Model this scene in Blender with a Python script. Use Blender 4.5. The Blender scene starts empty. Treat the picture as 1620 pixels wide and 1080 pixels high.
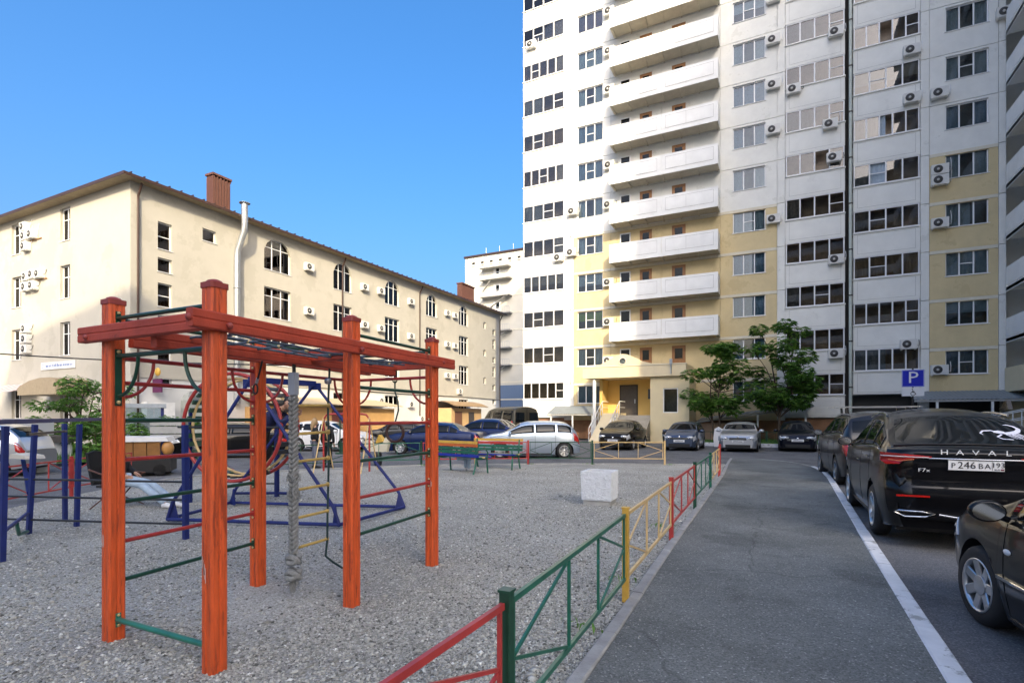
import bpy, bmesh, math, random
import numpy as np
from mathutils import Vector, Matrix
random.seed(7); rng = np.random.default_rng(7)
R = math.radians
scene = bpy.context.scene
COL = scene.collection

# ------------------------------------------------------------------ camera
FPX, CXP, HOR, CAMH = 850.0, 810.0, 660.0, 1.6
YAW = math.atan(426 / FPX)
cd = bpy.data.cameras.new("camera"); cam = bpy.data.objects.new("camera", cd); COL.objects.link(cam)
cd.sensor_width = 36; cd.lens = 36 * FPX / 1620; cd.shift_y = 120 / 1620; cd.clip_end = 2000; cd.clip_start = 0.05
cam.location = (0, 0, CAMH); cam.rotation_euler = (R(90), 0, YAW); scene.camera = cam

# ------------------------------------------------------------------ sky, sun, exposure
SUN_EL = R(28); SUN_H = Vector((0.55, -0.83)).normalized()      # horizontal direction towards the sun
w = bpy.data.worlds.new("World"); scene.world = w; w.use_nodes = True
nt = w.node_tree; bg = nt.nodes["Background"]
sky = nt.nodes.new("ShaderNodeTexSky"); sky.sky_type = 'NISHITA'; sky.sun_disc = False
sky.sun_elevation = SUN_EL; sky.sun_rotation = math.atan2(SUN_H.x, SUN_H.y)
sky.air_density = 1.0; sky.dust_density = 10.0; sky.ozone_density = 4.0
hsv = nt.nodes.new('ShaderNodeHueSaturation'); hsv.inputs['Saturation'].default_value = 1.34
nt.links.new(sky.outputs[0], hsv.inputs['Color']); nt.links.new(hsv.outputs[0], bg.inputs[0]); bg.inputs[1].default_value = 0.15
sl = bpy.data.lights.new("sun", 'SUN'); sl.energy = 2.0; sl.angle = R(0.53); sl.color = (1.0, 0.83, 0.55)
so = bpy.data.objects.new("sun", sl); COL.objects.link(so); so.location = (40, -60, 60)
sd = Vector((SUN_H.x * math.cos(SUN_EL), SUN_H.y * math.cos(SUN_EL), math.sin(SUN_EL)))
so.rotation_euler = sd.to_track_quat('Z', 'Y').to_euler()
scene.view_settings.view_transform = 'Standard'; scene.view_settings.look = 'None'
scene.view_settings.exposure = 1.53; scene.view_settings.gamma = 1.0; scene.view_settings.use_curve_mapping = False
scene.render.engine = 'CYCLES'

# ------------------------------------------------------------------ materials
def lin(c): return tuple(((v / 255) / 12.92 if v / 255 <= .04045 else ((v / 255 + .055) / 1.055) ** 2.4) for v in c)
MATS = {}
def mat(name, col, rough=.6, metal=0., var=.0, vscale=6., bump=0., bscale=60., coat=0., spec=.5, col2=None, detail=6., stretch=None, wear=None, wscale=3., wamt=.5, dirt=0.):
    """principled material; var = lightness variation by noise, col2 = second colour mixed by noise, wear = (colour) patches."""
    if name in MATS: return MATS[name]
    m = bpy.data.materials.new(name); m.use_nodes = True; MATS[name] = m
    t = m.node_tree; N = t.nodes; Lk = t.links; p = N["Principled BSDF"]
    p.inputs["Roughness"].default_value = rough; p.inputs["Metallic"].default_value = metal
    p.inputs["Specular IOR Level"].default_value = spec
    if coat: p.inputs["Coat Weight"].default_value = coat; p.inputs["Coat Roughness"].default_value = .04
    c4 = (*col, 1); p.inputs["Base Color"].default_value = c4; m.diffuse_color = c4
    if var or bump or col2 or wear or dirt:
        tc = N.new("ShaderNodeTexCoord"); oi = N.new("ShaderNodeObjectInfo"); ml = N.new("ShaderNodeMath"); ml.operation = 'MULTIPLY'; ml.inputs[1].default_value = 61.0
        va = N.new("ShaderNodeVectorMath"); va.operation = 'ADD'; Lk.new(oi.outputs["Random"], ml.inputs[0]); Lk.new(tc.outputs["Object"], va.inputs[0]); Lk.new(ml.outputs[0], va.inputs[1]); vec = va.outputs[0]
        if stretch:
            mp = N.new("ShaderNodeMapping"); mp.inputs["Scale"].default_value = stretch; Lk.new(vec, mp.inputs[0]); vec = mp.outputs[0]
    cur = None
    def noise(sc, det=detail, ro=.6):
        n = N.new("ShaderNodeTexNoise"); n.inputs["Scale"].default_value = sc; n.inputs["Detail"].default_value = det; n.inputs["Roughness"].default_value = ro
        Lk.new(vec, n.inputs["Vector"]); return n.outputs["Fac"]
    def ramp(f, a, b):
        r = N.new("ShaderNodeMapRange"); r.inputs[1].default_value = a; r.inputs[2].default_value = b; Lk.new(f, r.inputs[0]); return r.outputs[0]
    def mix(f, a, b):
        x = N.new("ShaderNodeMix"); x.data_type = 'RGBA'
        if f is not None and not isinstance(f, float): Lk.new(f, x.inputs[0])
        for i, v in ((6, a), (7, b)):
            if isinstance(v, tuple): x.inputs[i].default_value = v
            else: Lk.new(v, x.inputs[i])
        return x.outputs[2]
    if var or col2:
        a = tuple(max(0, v * (1 - var)) for v in col) + (1,); b = (*col2, 1) if col2 else tuple(min(1, v * (1 + var)) for v in col) + (1,)
        cur = mix(ramp(noise(vscale), .3, .7), a, b)
    if wear:
        cur = mix(ramp(noise(wscale, 8, .7), 1 - wamt, 1 - wamt + .04), cur if cur else c4, (*wear, 1))
    if dirt:
        cur = mix(ramp(noise(1.3, 7, .7), .45, .45 + 1 - dirt), cur if cur else c4, tuple(v * .55 for v in col) + (1,))
    if cur: Lk.new(cur, p.inputs["Base Color"])
    if bump:
        b = N.new("ShaderNodeBump"); b.inputs["Strength"].default_value = bump; b.inputs["Distance"].default_value = .02
        Lk.new(noise(bscale, 4), b.inputs["Height"]); Lk.new(b.outputs[0], p.inputs["Normal"])
    return m
def glass(name, tint=(.8, .85, .85), refl=.12, rough=.01, gc=.55):
    if name in MATS: return MATS[name]
    m = bpy.data.materials.new(name); m.use_nodes = True; MATS[name] = m; t = m.node_tree; N = t.nodes
    N.remove(N["Principled BSDF"]); o = N["Material Output"]
    tr = N.new("ShaderNodeBsdfTransparent"); tr.inputs[0].default_value = (*tint, 1)
    gl = N.new("ShaderNodeBsdfGlossy"); gl.inputs["Roughness"].default_value = rough; gl.inputs[0].default_value = (gc, gc, gc * 1.04, 1)
    fr = N.new("ShaderNodeFresnel"); fr.inputs[0].default_value = 1.5
    ad = N.new("ShaderNodeMath"); ad.inputs[1].default_value = refl; ad.use_clamp = True
    mx = N.new("ShaderNodeMixShader"); t.links.new(fr.outputs[0], ad.inputs[0]); t.links.new(ad.outputs[0], mx.inputs[0])
    t.links.new(tr.outputs[0], mx.inputs[1]); t.links.new(gl.outputs[0], mx.inputs[2]); t.links.new(mx.outputs[0], o.inputs[0])
    m.diffuse_color = (.2, .25, .3, 1)
    return m

M_RED = mat("red_post_paint", (.68, .10, .02), .42, var=.22, vscale=5, bump=.3, bscale=40, stretch=(12, 12, 1.1), wear=(.36, .05, .014), wscale=2.6, wamt=.44, dirt=.35)
M_REDD = mat("red_beam_paint", (.40, .055, .026), .6, var=.2, vscale=5, bump=.2, bscale=40, wear=(.22, .035, .02), wscale=3, wamt=.36)
M_REDB = mat("red_tube_paint", (.36, .035, .03), .35, var=.2, vscale=8, wear=(.16, .03, .02), wscale=9, wamt=.35)
M_GRN = mat("green_tube_paint", (.009, .055, .033), .3, var=.2, vscale=8, wear=(.02, .03, .025), wscale=9, wamt=.35)
M_GRNF = mat("green_fence_paint", (.015, .12, .075), .35, var=.25, vscale=7, wear=(.03, .18, .15), wscale=6, wamt=.4)
M_DGRN = mat("dark_green_fence_paint", (.012, .062, .034), .35, var=.25, vscale=7)
M_CRM = mat("cream_fence_paint", (.62, .44, .20), .4, var=.12, vscale=7, wear=(.40, .26, .13), wscale=8, wamt=.34)
M_YEL = mat("yellow_post_paint", (.60, .36, .06), .4, var=.12, vscale=7, wear=(.5, .33, .12), wscale=5, wamt=.4)
M_REDF = mat("red_fence_paint", (.42, .045, .04), .38, var=.2, vscale=7, wear=(.25, .05, .04), wscale=8, wamt=.36)
M_BLU = mat("blue_play_paint", (.007, .017, .13), .55, var=.25, vscale=5, wear=(.01, .015, .08), wscale=5, wamt=.38)
M_BOLT = mat("tan_bolt_cap", (.55, .42, .20), .4, var=.15)
M_RUNG = mat("yellow_wood_rung", (.55, .38, .11), .5, var=.2, vscale=12)
M_ROPE = mat("grey_braided_rope", (.30, .31, .30), .9, var=.25, vscale=40, bump=.8, bscale=160)
M_ROPEB = mat("blue_grey_net_rope", (.09, .12, .16), .8, var=.3, vscale=30)
M_ROPED = mat("dark_green_rope", (.02, .05, .05), .7, var=.3, vscale=30)
M_STEEL = mat("galvanised_steel", (.42, .44, .46), .35, .7, var=.1, vscale=6)
M_GREYM = mat("painted_grey_metal", (.33, .37, .42), .45, var=.1)
M_BLACKM = mat("black_metal", (.015, .015, .016), .4)
M_BLACKP = mat("black_plastic", (.012, .012, .013), .5)
M_WHITE = mat("white_paint_metal", (.74, .75, .74), .4, var=.06, vscale=5)
M_PLASTIC = mat("white_plastic_frame", (.78, .79, .80), .35)
M_WALLW = mat("white_panel_wall", (.78, .78, .735), .85, var=.05, vscale=1.6, bump=.15, bscale=60, wear=(.70, .70, .65), wscale=.8, wamt=.42)
M_WALLB = mat("sand_panel_wall", (.66, .54, .31), .85, var=.07, vscale=1.4, bump=.15, bscale=60, wear=(.60, .485, .27), wscale=.7, wamt=.44)
M_BAND = mat("cream_joint_band", (.70, .655, .53), .8, var=.06, vscale=2)
M_LOGG = mat("white_loggia_panel", (.80, .80, .755), .75, var=.05, vscale=1.2, bump=.08, bscale=80, wear=(.75, .75, .71), wscale=.9, wamt=.4)
M_BALC = mat("white_balcony_concrete", (.80, .81, .80), .8, var=.06, vscale=1.3, bump=.1, bscale=50, wear=(.36, .34, .30), wscale=2.1, wamt=.30)
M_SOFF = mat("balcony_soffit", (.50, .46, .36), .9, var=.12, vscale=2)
M_JOINT = mat("dark_joint", (.05, .05, .048), .9)
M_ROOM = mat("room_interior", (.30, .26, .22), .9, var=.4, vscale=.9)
M_ROOM2 = mat("loggia_interior", (.56, .47, .38), .9, var=.35, vscale=.8)
M_CURT = [mat("curtain_white", (.62, .63, .62), .9, var=.1), mat("curtain_blue_grey", (.36, .44, .52), .9, var=.1), mat("curtain_tan", (.42, .33, .22), .9, var=.1), mat("curtain_grey", (.28, .29, .30), .9, var=.2), mat("curtain_rose", (.34, .16, .14), .9, var=.2), mat("blind_green", (.42, .55, .10), .8)]
M_PANE = glass("window_glass", (.68, .76, .80), .06, gc=.5)
M_PANED = glass("loggia_glass", (.70, .70, .68), .05, gc=.5)
M_AC = mat("ac_casing", (.66, .66, .63), .5, var=.06)
M_ACF = mat("ac_fan_grille", (.05, .05, .05), .6)
M_ACL = mat("ac_fan_hub", (.45, .45, .43), .5)
M_PLAST = mat("cream_plaster_wall", (.44, .42, .365), .9, var=.045, vscale=.9, bump=.2, bscale=30, wear=(.405, .385, .33), wscale=.35, wamt=.46)
M_PLASTW = mat("white_plaster_base", (.60, .60, .585), .9, var=.05, vscale=.8, bump=.2, bscale=30)
M_ROOF = mat("brown_metal_roof", (.035, .018, .014), .45, var=.15, vscale=2)
M_SOFFB = mat("wood_soffit", (.30, .24, .15), .8, var=.15, vscale=3)
M_GUT = mat("brown_gutter", (.045, .022, .016), .4, var=.1)
M_CHIM = mat("brown_ribbed_chimney", (.115, .05, .035), .5, var=.15, vscale=4)
M_ASPH = mat("asphalt_road", (.075, .077, .079), .9, var=.22, vscale=.5, bump=.5, bscale=120, wear=(.055, .056, .058), wscale=.25, wamt=.5)
M_DOORW = mat("wood_door", (.30, .14, .05), .5, var=.2, vscale=4, stretch=(8, 8, 1))
M_DOORM = mat("dark_steel_door", (.085, .075, .068), .45, .3, var=.1)
M_YWALL = mat("yellow_plaster", (.72, .50, .17), .9, var=.04, vscale=1.2, bump=.15, bscale=40)
M_CANOPY = mat("pale_canopy_plaster", (.70, .60, .40), .85, var=.05, vscale=1.5)
M_STEP = mat("concrete_steps", (.42, .38, .31), .9, var=.12, vscale=3, bump=.2, bscale=60)
M_CORR = mat("grey_corrugated_roof", (.22, .25, .27), .5, .1, var=.12, vscale=3)
M_CONC = mat("weathered_concrete", (.36, .36, .345), .9, var=.2, vscale=4, bump=.4, bscale=50)
M_GRASS = mat("lawn_soil", (.035, .07, .02), .95, var=.4, vscale=3)
def leaf_mat(name, c):
    m = mat(name, c, .5, var=.3, vscale=2); t = m.node_tree; N = t.nodes; p = N["Principled BSDF"]; tr = N.new("ShaderNodeBsdfTranslucent"); tr.inputs[0].default_value = (c[0] * 1.3, c[1] * 1.25, c[2] * .7, 1); mx = N.new("ShaderNodeMixShader"); mx.inputs[0].default_value = .35
    t.links.new(p.outputs[0], mx.inputs[1]); t.links.new(tr.outputs[0], mx.inputs[2]); t.links.new(mx.outputs[0], N["Material Output"].inputs[0]); return m
M_LEAF = [leaf_mat("leaf_dark", (.065, .15, .032)), leaf_mat("leaf_mid", (.11, .24, .045)), leaf_mat("leaf_light", (.18, .34, .06))]
M_BARK = mat("bark", (.09, .065, .045), .9, var=.3, vscale=8, bump=.5, bscale=30, stretch=(4, 4, 1))
M_TYRE = mat("tyre_rubber", (.014, .014, .015), .75, var=.2, vscale=10)
M_RIM = mat("alloy_rim", (.55, .56, .57), .28, .85)
M_RIMD = mat("dark_alloy_rim", (.30, .31, .32), .3, .85)
M_CGLASS = mat("car_glass", (.004, .006, .008), .03, spec=.3)
M_CHROME = mat("chrome", (.80, .81, .82), .08, 1.0)
M_TAIL = mat("tail_lamp_red", (.42, .015, .012), .12, coat=1)
M_LAMPC = mat("headlamp_clear", (.62, .64, .66), .12, .3, coat=1)
M_AMBER = mat("amber_lamp", (.6, .22, .03), .15, coat=1)
M_PLATE = mat("number_plate_white", (.72, .73, .74), .35)
M_INK = mat("black_print", (.01, .01, .012), .5)
M_SEAM = mat("panel_gap", (.004, .004, .004), .8)
M_SKIN = mat("skin", (.52, .30, .20), .55)
M_HAIRD = mat("dark_hair", (.012, .009, .008), .5)
M_HAIRB = mat("blonde_hair", (.36, .24, .12), .5)

# ------------------------------------------------------------------ mesh helpers
class MB:
    def __init__(s): s.v = []; s.f = []; s.sm = []
    def add(s, vs, fs, smooth=False):
        o = len(s.v); s.v += [tuple(p) for p in vs]; s.f += [tuple(i + o for i in f) for f in fs]; s.sm += [smooth] * len(fs); return s
    def box(s, x0, x1, y0, y1, z0, z1):
        return s.add([(x0, y0, z0), (x1, y0, z0), (x1, y1, z0), (x0, y1, z0), (x0, y0, z1), (x1, y0, z1), (x1, y1, z1), (x0, y1, z1)],
                     [(0, 3, 2, 1), (4, 5, 6, 7), (0, 1, 5, 4), (1, 2, 6, 5), (2, 3, 7, 6), (3, 0, 4, 7)])
    def frame(s, p0, p1, up=(0, 0, 1)):
        a = Vector(p0); b = Vector(p1); d = (b - a).normalized(); u = Vector(up)
        if abs(d.dot(u)) > .95: u = Vector((1, 0, 0)) if abs(d.x) < .9 else Vector((0, 1, 0))
        r = d.cross(u).normalized(); u = r.cross(d).normalized(); return a, b, d, r, u
    def bar(s, p0, p1, wd, ht, up=(0, 0, 1), ch=0.):
        a, b, d, r, u = s.frame(p0, p1, up); h, k = wd / 2, ht / 2
        if ch: pr = [(-h + ch, -k), (h - ch, -k), (h, -k + ch), (h, k - ch), (h - ch, k), (-h + ch, k), (-h, k - ch), (-h, -k + ch)]
        else: pr = [(-h, -k), (h, -k), (h, k), (-h, k)]
        n = len(pr); vs = [a + r * x + u * y for x, y in pr] + [b + r * x + u * y for x, y in pr]
        return s.add(vs, [tuple((i, (i + 1) % n, n + (i + 1) % n, n + i)) for i in range(n)] + [tuple(range(n))[::-1], tuple(range(n, 2 * n))])
    def cyl(s, p0, p1, r0, r1=None, n=10, caps=True):
        r1 = r0 if r1 is None else r1; a, b, d, r, u = s.frame(p0, p1)
        vs = []
        for q, rr in ((a, r0), (b, r1)):
            vs += [q + (r * math.cos(2 * math.pi * i / n) + u * math.sin(2 * math.pi * i / n)) * rr for i in range(n)]
        s.add(vs, [(i, (i + 1) % n, n + (i + 1) % n, n + i) for i in range(n)], True)
        if caps: s.add(vs, [tuple(range(n))[::-1], tuple(range(n, 2 * n))])
        return s
    def tube(s, pts, rad, n=8, closed=False):
        P = [Vector(p) for p in pts]; m = len(P); vs = []; rs = rad if isinstance(rad, (list, tuple)) else [rad] * m
        pu = None
        for i in range(m):
            if closed: d = (P[(i + 1) % m] - P[i - 1]).normalized()
            else: d = (P[min(i + 1, m - 1)] - P[max(i - 1, 0)]).normalized()
            if pu is None:
                pu = Vector((0, 0, 1)) if abs(d.z) < .9 else Vector((1, 0, 0))
            r = d.cross(pu).normalized(); u = r.cross(d).normalized(); pu = u
            vs += [P[i] + (r * math.cos(2 * math.pi * k / n) + u * math.sin(2 * math.pi * k / n)) * rs[i] for k in range(n)]
        fs = []
        for i in range(m if closed else m - 1):
            j = (i + 1) % m
            fs += [(i * n + k, i * n + (k + 1) % n, j * n + (k + 1) % n, j * n + k) for k in range(n)]
        s.add(vs, fs, True)
        if not closed: s.add(vs, [tuple(range(n))[::-1], tuple(range((m - 1) * n, m * n))])
        return s
    def prism(s, poly, axis, a0, a1):
        n = len(poly)
        def mk(p, a): return {'x': (a, p[0], p[1]), 'y': (p[0], a, p[1]), 'z': (p[0], p[1], a)}[axis]
        vs = [mk(p, a0) for p in poly] + [mk(p, a1) for p in poly]
        return s.add(vs, [(i, (i + 1) % n, n + (i + 1) % n, n + i) for i in range(n)] + [tuple(range(n))[::-1], tuple(range(n, 2 * n))])
    def lathe(s, prof, c, axis='z', n=20, smooth=True):
        vs = []; c = Vector(c)
        for i in range(n):
            t = 2 * math.pi * i / n
            for r, h in prof:
                q = {'z': (r * math.cos(t), r * math.sin(t), h), 'x': (h, r * math.cos(t), r * math.sin(t)), 'y': (r * math.sin(t), h, r * math.cos(t))}[axis]
                vs.append(c + Vector(q))
        m = len(prof)
        return s.add(vs, [(i * m + j, ((i + 1) % n) * m + j, ((i + 1) % n) * m + j + 1, i * m + j + 1) for i in range(n) for j in range(m - 1)], smooth)
    def ball(s, c, rx, ry=None, rz=None, n=10, m=7):
        ry = ry or rx; rz = rz or rx; c = Vector(c); vs = []
        for j in range(m + 1):
            ph = math.pi * j / m
            for i in range(n):
                t = 2 * math.pi * i / n; vs.append(c + Vector((rx * math.sin(ph) * math.cos(t), ry * math.sin(ph) * math.sin(t), rz * math.cos(ph))))
        return s.add(vs, [(j * n + i, j * n + (i + 1) % n, (j + 1) * n + (i + 1) % n, (j + 1) * n + i) for j in range(m) for i in range(n)], True)
    def mesh(s, name, m, off=(0, 0, 0), fix=True):
        me = bpy.data.meshes.new(name)
        o = Vector(off); me.from_pydata([Vector(v) - o for v in s.v], [], s.f)
        me.polygons.foreach_set("use_smooth", s.sm)
        for k in (m if isinstance(m, (list, tuple)) else [m]): me.materials.append(k)
        if fix:
            b = bmesh.new(); b.from_mesh(me); bmesh.ops.recalc_face_normals(b, faces=b.faces); b.to_mesh(me); b.free()
        return me
    def obj(s, name, m, parent=None, off=(0, 0, 0), fix=True):
        return link(name, s.mesh(name, m, off, fix), parent)
def link(name, data, parent=None, loc=(0, 0, 0), rz=0, scale=None):
    o = bpy.data.objects.new(name, data); COL.objects.link(o); o.location = loc; o.rotation_euler = (0, 0, rz)
    if scale: o.scale = scale
    if parent: o.parent = parent
    return o
def tag(o, label, cat, group=None, kind=None):
    if label: o["label"] = label
    if cat: o["category"] = cat
    if group: o["group"] = group
    if kind: o["kind"] = kind
    return o
def thing(name, label, cat, loc=(0, 0, 0), rz=0, group=None):
    return tag(link(name, None, None, loc, rz), label, cat, group)
def struct(o): o["kind"] = "structure"; return o
CACHE = {}
def cached(key, fn):
    if key not in CACHE: CACHE[key] = fn()
    return CACHE[key]
def text_mesh(txt, size, m, key=None, extrude=.002):
    def mk():
        c = bpy.data.curves.new("print", 'FONT'); c.body = txt; c.size = size; c.extrude = extrude; c.align_x = 'CENTER'; c.align_y = 'CENTER'; c.resolution_u = 2
        o = bpy.data.objects.new("print", c); COL.objects.link(o)
        dg = bpy.context.evaluated_depsgraph_get(); me = bpy.data.meshes.new_from_object(o.evaluated_get(dg)); bpy.data.objects.remove(o)
        me.materials.clear(); me.materials.append(m); return me
    return cached(("txt", txt, size, m.name), mk)
def add_text(name, txt, size, m, parent, loc, face='-y', sx=1.):
    o = link(name, text_mesh(txt, size, m), parent, loc)
    o.rotation_euler = {'-y': (R(90), 0, 0), '+y': (R(90), 0, R(180)), '+x': (R(90), 0, R(90)), '-x': (R(90), 0, R(-90))}[face]
    o.scale = (sx, 1, 1); return o
def sheet(name, poly, z, m, parent=None):
    return MB().add([(x, y, z) for x, y in poly], [tuple(range(len(poly)))]).obj(name, m, parent)
def ground_material(name, c_lo, c_hi, c_spk, scale, spk=.5, bump=.6, patch=.35, crack=0.):
    m = bpy.data.materials.new(name); m.use_nodes = True; t = m.node_tree; N = t.nodes; L = t.links; p = N["Principled BSDF"]; p.inputs["Roughness"].default_value = .9; p.inputs["Specular IOR Level"].default_value = .25
    tc = N.new("ShaderNodeTexCoord")
    v = N.new("ShaderNodeTexVoronoi"); v.inputs["Scale"].default_value = scale; L.new(tc.outputs["Object"], v.inputs["Vector"])
    n = N.new("ShaderNodeTexNoise"); n.inputs["Scale"].default_value = .55; n.inputs["Detail"].default_value = 8; n.inputs["Roughness"].default_value = .65; L.new(tc.outputs["Object"], n.inputs["Vector"])
    sx = N.new("ShaderNodeSeparateColor"); L.new(v.outputs["Color"], sx.inputs[0])
    r = N.new("ShaderNodeValToRGB"); e = r.color_ramp.elements; e[0].color = (*c_lo, 1); e[1].color = (*c_spk, 1); e[1].position = 1
    k = r.color_ramp.elements.new(spk); k.color = (*c_hi, 1); k2 = r.color_ramp.elements.new(min(.97, spk + .32)); k2.color = (*c_hi, 1)
    L.new(sx.outputs[0], r.inputs[0])
    mr = N.new("ShaderNodeMapRange"); mr.inputs[1].default_value = .3; mr.inputs[2].default_value = .7; mr.inputs[3].default_value = 1 - patch; mr.inputs[4].default_value = 1 + patch * .5; L.new(n.outputs["Fac"], mr.inputs[0])
    mu = N.new("ShaderNodeVectorMath"); mu.operation = 'MULTIPLY'; L.new(r.outputs[0], mu.inputs[0]); L.new(mr.outputs[0], mu.inputs[1]); L.new(mu.outputs[0], p.inputs["Base Color"])
    if crack:
        n2 = N.new("ShaderNodeTexNoise"); n2.inputs["Scale"].default_value = 1.6; n2.inputs["Detail"].default_value = 6; L.new(tc.outputs["Object"], n2.inputs["Vector"])
        mxv = N.new("ShaderNodeMix"); mxv.data_type = 'VECTOR'; mxv.inputs[0].default_value = .35; L.new(tc.outputs["Object"], mxv.inputs[4]); L.new(n2.outputs["Color"], mxv.inputs[5])
        v2 = N.new("ShaderNodeTexVoronoi"); v2.feature = 'DISTANCE_TO_EDGE'; v2.inputs["Scale"].default_value = .42; L.new(mxv.outputs[1], v2.inputs["Vector"])
        r2 = N.new("ShaderNodeMapRange"); r2.inputs[1].default_value = .0; r2.inputs[2].default_value = .0045; r2.inputs[3].default_value = 1 - crack; r2.inputs[4].default_value = 1; L.new(v2.outputs["Distance"], r2.inputs[0])
        n3 = N.new("ShaderNodeTexNoise"); n3.inputs["Scale"].default_value = .9; n3.inputs["Detail"].default_value = 3; L.new(tc.outputs["Object"], n3.inputs["Vector"])
        r3 = N.new("ShaderNodeMapRange"); r3.inputs[1].default_value = .58; r3.inputs[2].default_value = .62; r3.inputs[3].default_value = 1; r3.inputs[4].default_value = .80; L.new(n3.outputs["Fac"], r3.inputs[0])
        m2 = N.new("ShaderNodeMath"); m2.operation = 'MULTIPLY'; L.new(r2.outputs[0], m2.inputs[0]); L.new(r3.outputs[0], m2.inputs[1])
        mu2 = N.new("ShaderNodeVectorMath"); mu2.operation = 'MULTIPLY'; L.new(mu.outputs[0], mu2.inputs[0]); L.new(m2.outputs[0], mu2.inputs[1]); L.new(mu2.outputs[0], p.inputs["Base Color"])
    b = N.new("ShaderNodeBump"); b.inputs["Strength"].default_value = bump; b.inputs["Distance"].default_value = .02; b.invert = True
    L.new(v.outputs["Distance"], b.inputs["Height"]); L.new(b.outputs[0], p.inputs["Normal"])
    MATS[name] = m; return m
# ================================================================== ground
RZ = -.06                                   # road level; the footpath is 0
M_PATH = ground_material("footpath_asphalt", (.115, .122, .117), (.20, .212, .202), (.42, .43, .41), 95, .62, .4, .4, crack=.32)
M_ROAD = ground_material("road_asphalt", (.10, .102, .105), (.16, .162, .165), (.28, .28, .28), 110, .5, .3, .3, crack=.3)
M_GRAV = ground_material("gravel_bed", (.24, .235, .205), (.40, .39, .345), (.60, .59, .54), 75, .45, .5, .3)
M_STONE = ground_material("gravel_stone", (.23, .225, .215), (.41, .40, .385), (.72, .715, .70), 3.3, .5, .2, .2)
struct(sheet("ground", [(-400, -300), (400, -300), (400, 500), (-400, 500)], RZ, M_ROAD))
PATH_R = [(.92, -5), (.95, 3), (.98, 5.5), (1.01, 8), (1.08, 12), (1.15, 16.3), (1.13, 18.4), (.93, 20.1), (.45, 21.6), (-.3, 22.5), (-1.0, 22.75), (-1.7, 22.6)]
PATH_L = [(-1.02, -5), (-1.06, 3), (-1.09, 4.2), (-1.18, 6.6), (-1.30, 11.5), (-1.42, 16), (-1.62, 20.4), (-1.7, 22.6)]
struct(sheet("footpath", PATH_R + PATH_L[::-1][1:], 0, M_PATH))
GRAV = [(-1.14, -5), (-1.18, 3), (-1.21, 4.2), (-1.30, 6.6), (-1.42, 11.5), (-1.54, 16), (-1.72, 19.6), (-3.45, 19.0), (-5.84, 18.0), (-7.8, 17), (-10.8, 14.9), (-12.4, 13.3), (-13.7, 11), (-14.5, 9.2), (-14.1, 7.4), (-13, 5.6), (-12.1, 4.2), (-11, 1.5), (-9.5, -5)]
struct(sheet("playground_gravel_bed", GRAV, -.02, M_GRAV))
def inside(px, py, poly):
    c = np.zeros(len(px), bool); j = len(poly) - 1
    for i in range(len(poly)):
        xi, yi = poly[i]; xj, yj = poly[j]
        c ^= ((yi > py) != (yj > py)) & (px < (xj - xi) * (py - yi) / (yj - yi + 1e-12) + xi); j = i
    return c
def scatter(name, n, poly, z, smin, smax, near, m, seed, flat=.55, thin=True):
    g = np.random.default_rng(seed); r = near[0] * (near[1] / near[0]) ** g.random(n); a = g.uniform(near[2], near[3], n)
    X = r * np.cos(a); Y = r * np.sin(a); k = inside(X, Y, poly)
    if thin:
        f = np.sin(X * 1.7 + 1.3 * np.sin(Y * .9)) * np.sin(Y * 1.3 + 1.1 * np.sin(X * 1.1)) + .5 * np.sin(X * 4.1 + Y * 2.3) * np.sin(Y * 3.7 - X * 1.9)
        hol = np.exp(-((X + 3.9) ** 2 / .7 + (Y - 3.3) ** 2 / 1.6)) + np.exp(-((X + 7.2) ** 2 / 2 + (Y - 6.3) ** 2 / 1.2)) + .7 * np.exp(-((X + 8.2) ** 2 / 1.6 + (Y - 12.9) ** 2 / .5))
        k &= g.random(n) < np.clip(.86 - .30 * f - .75 * hol, .10, 1)
    X, Y = X[k], Y[k]; n = len(X)
    base = np.array([(1, 0, 0), (-1, 0, 0), (0, 1, 0), (0, -1, 0), (0, 0, 1), (0, 0, -1)], float)
    tri = np.array([(0, 2, 4), (2, 1, 4), (1, 3, 4), (3, 0, 4), (2, 0, 5), (1, 2, 5), (3, 1, 5), (0, 3, 5)])
    sc = smin * (smax / smin) ** (g.random(n) ** 1.8); S = np.stack([sc * g.uniform(.7, 1.3, n), sc * g.uniform(.5, 1., n), sc * g.uniform(.3, flat + .2, n)], 1)
    V = base[None] * S[:, None] * g.uniform(.75, 1.2, (n, 6, 1)); th = g.uniform(0, 6.28, n); tl = g.uniform(-.5, .5, n)
    c, s_ = np.cos(th)[:, None], np.sin(th)[:, None]; ct, st = np.cos(tl)[:, None], np.sin(tl)[:, None]
    x, y, zz = V[..., 0], V[..., 1], V[..., 2]; y, zz = y * ct - zz * st, y * st + zz * ct
    P = np.stack([x * c - y * s_ + X[:, None], x * s_ + y * c + Y[:, None], zz + z + .12 * sc[:, None]], 2).reshape(-1, 3)
    F = (tri[None] + (np.arange(n) * 6)[:, None, None]).reshape(-1, 3)
    me = bpy.data.meshes.new(name); me.vertices.add(len(P)); me.vertices.foreach_set("co", P.ravel()); me.loops.add(F.size); me.loops.foreach_set("vertex_index", F.ravel())
    me.polygons.add(len(F)); me.polygons.foreach_set("loop_start", np.arange(0, F.size, 3)); me.polygons.foreach_set("loop_total", np.full(len(F), 3)); me.update(); me.validate()
    me.materials.append(m); return link(name, me)
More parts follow.
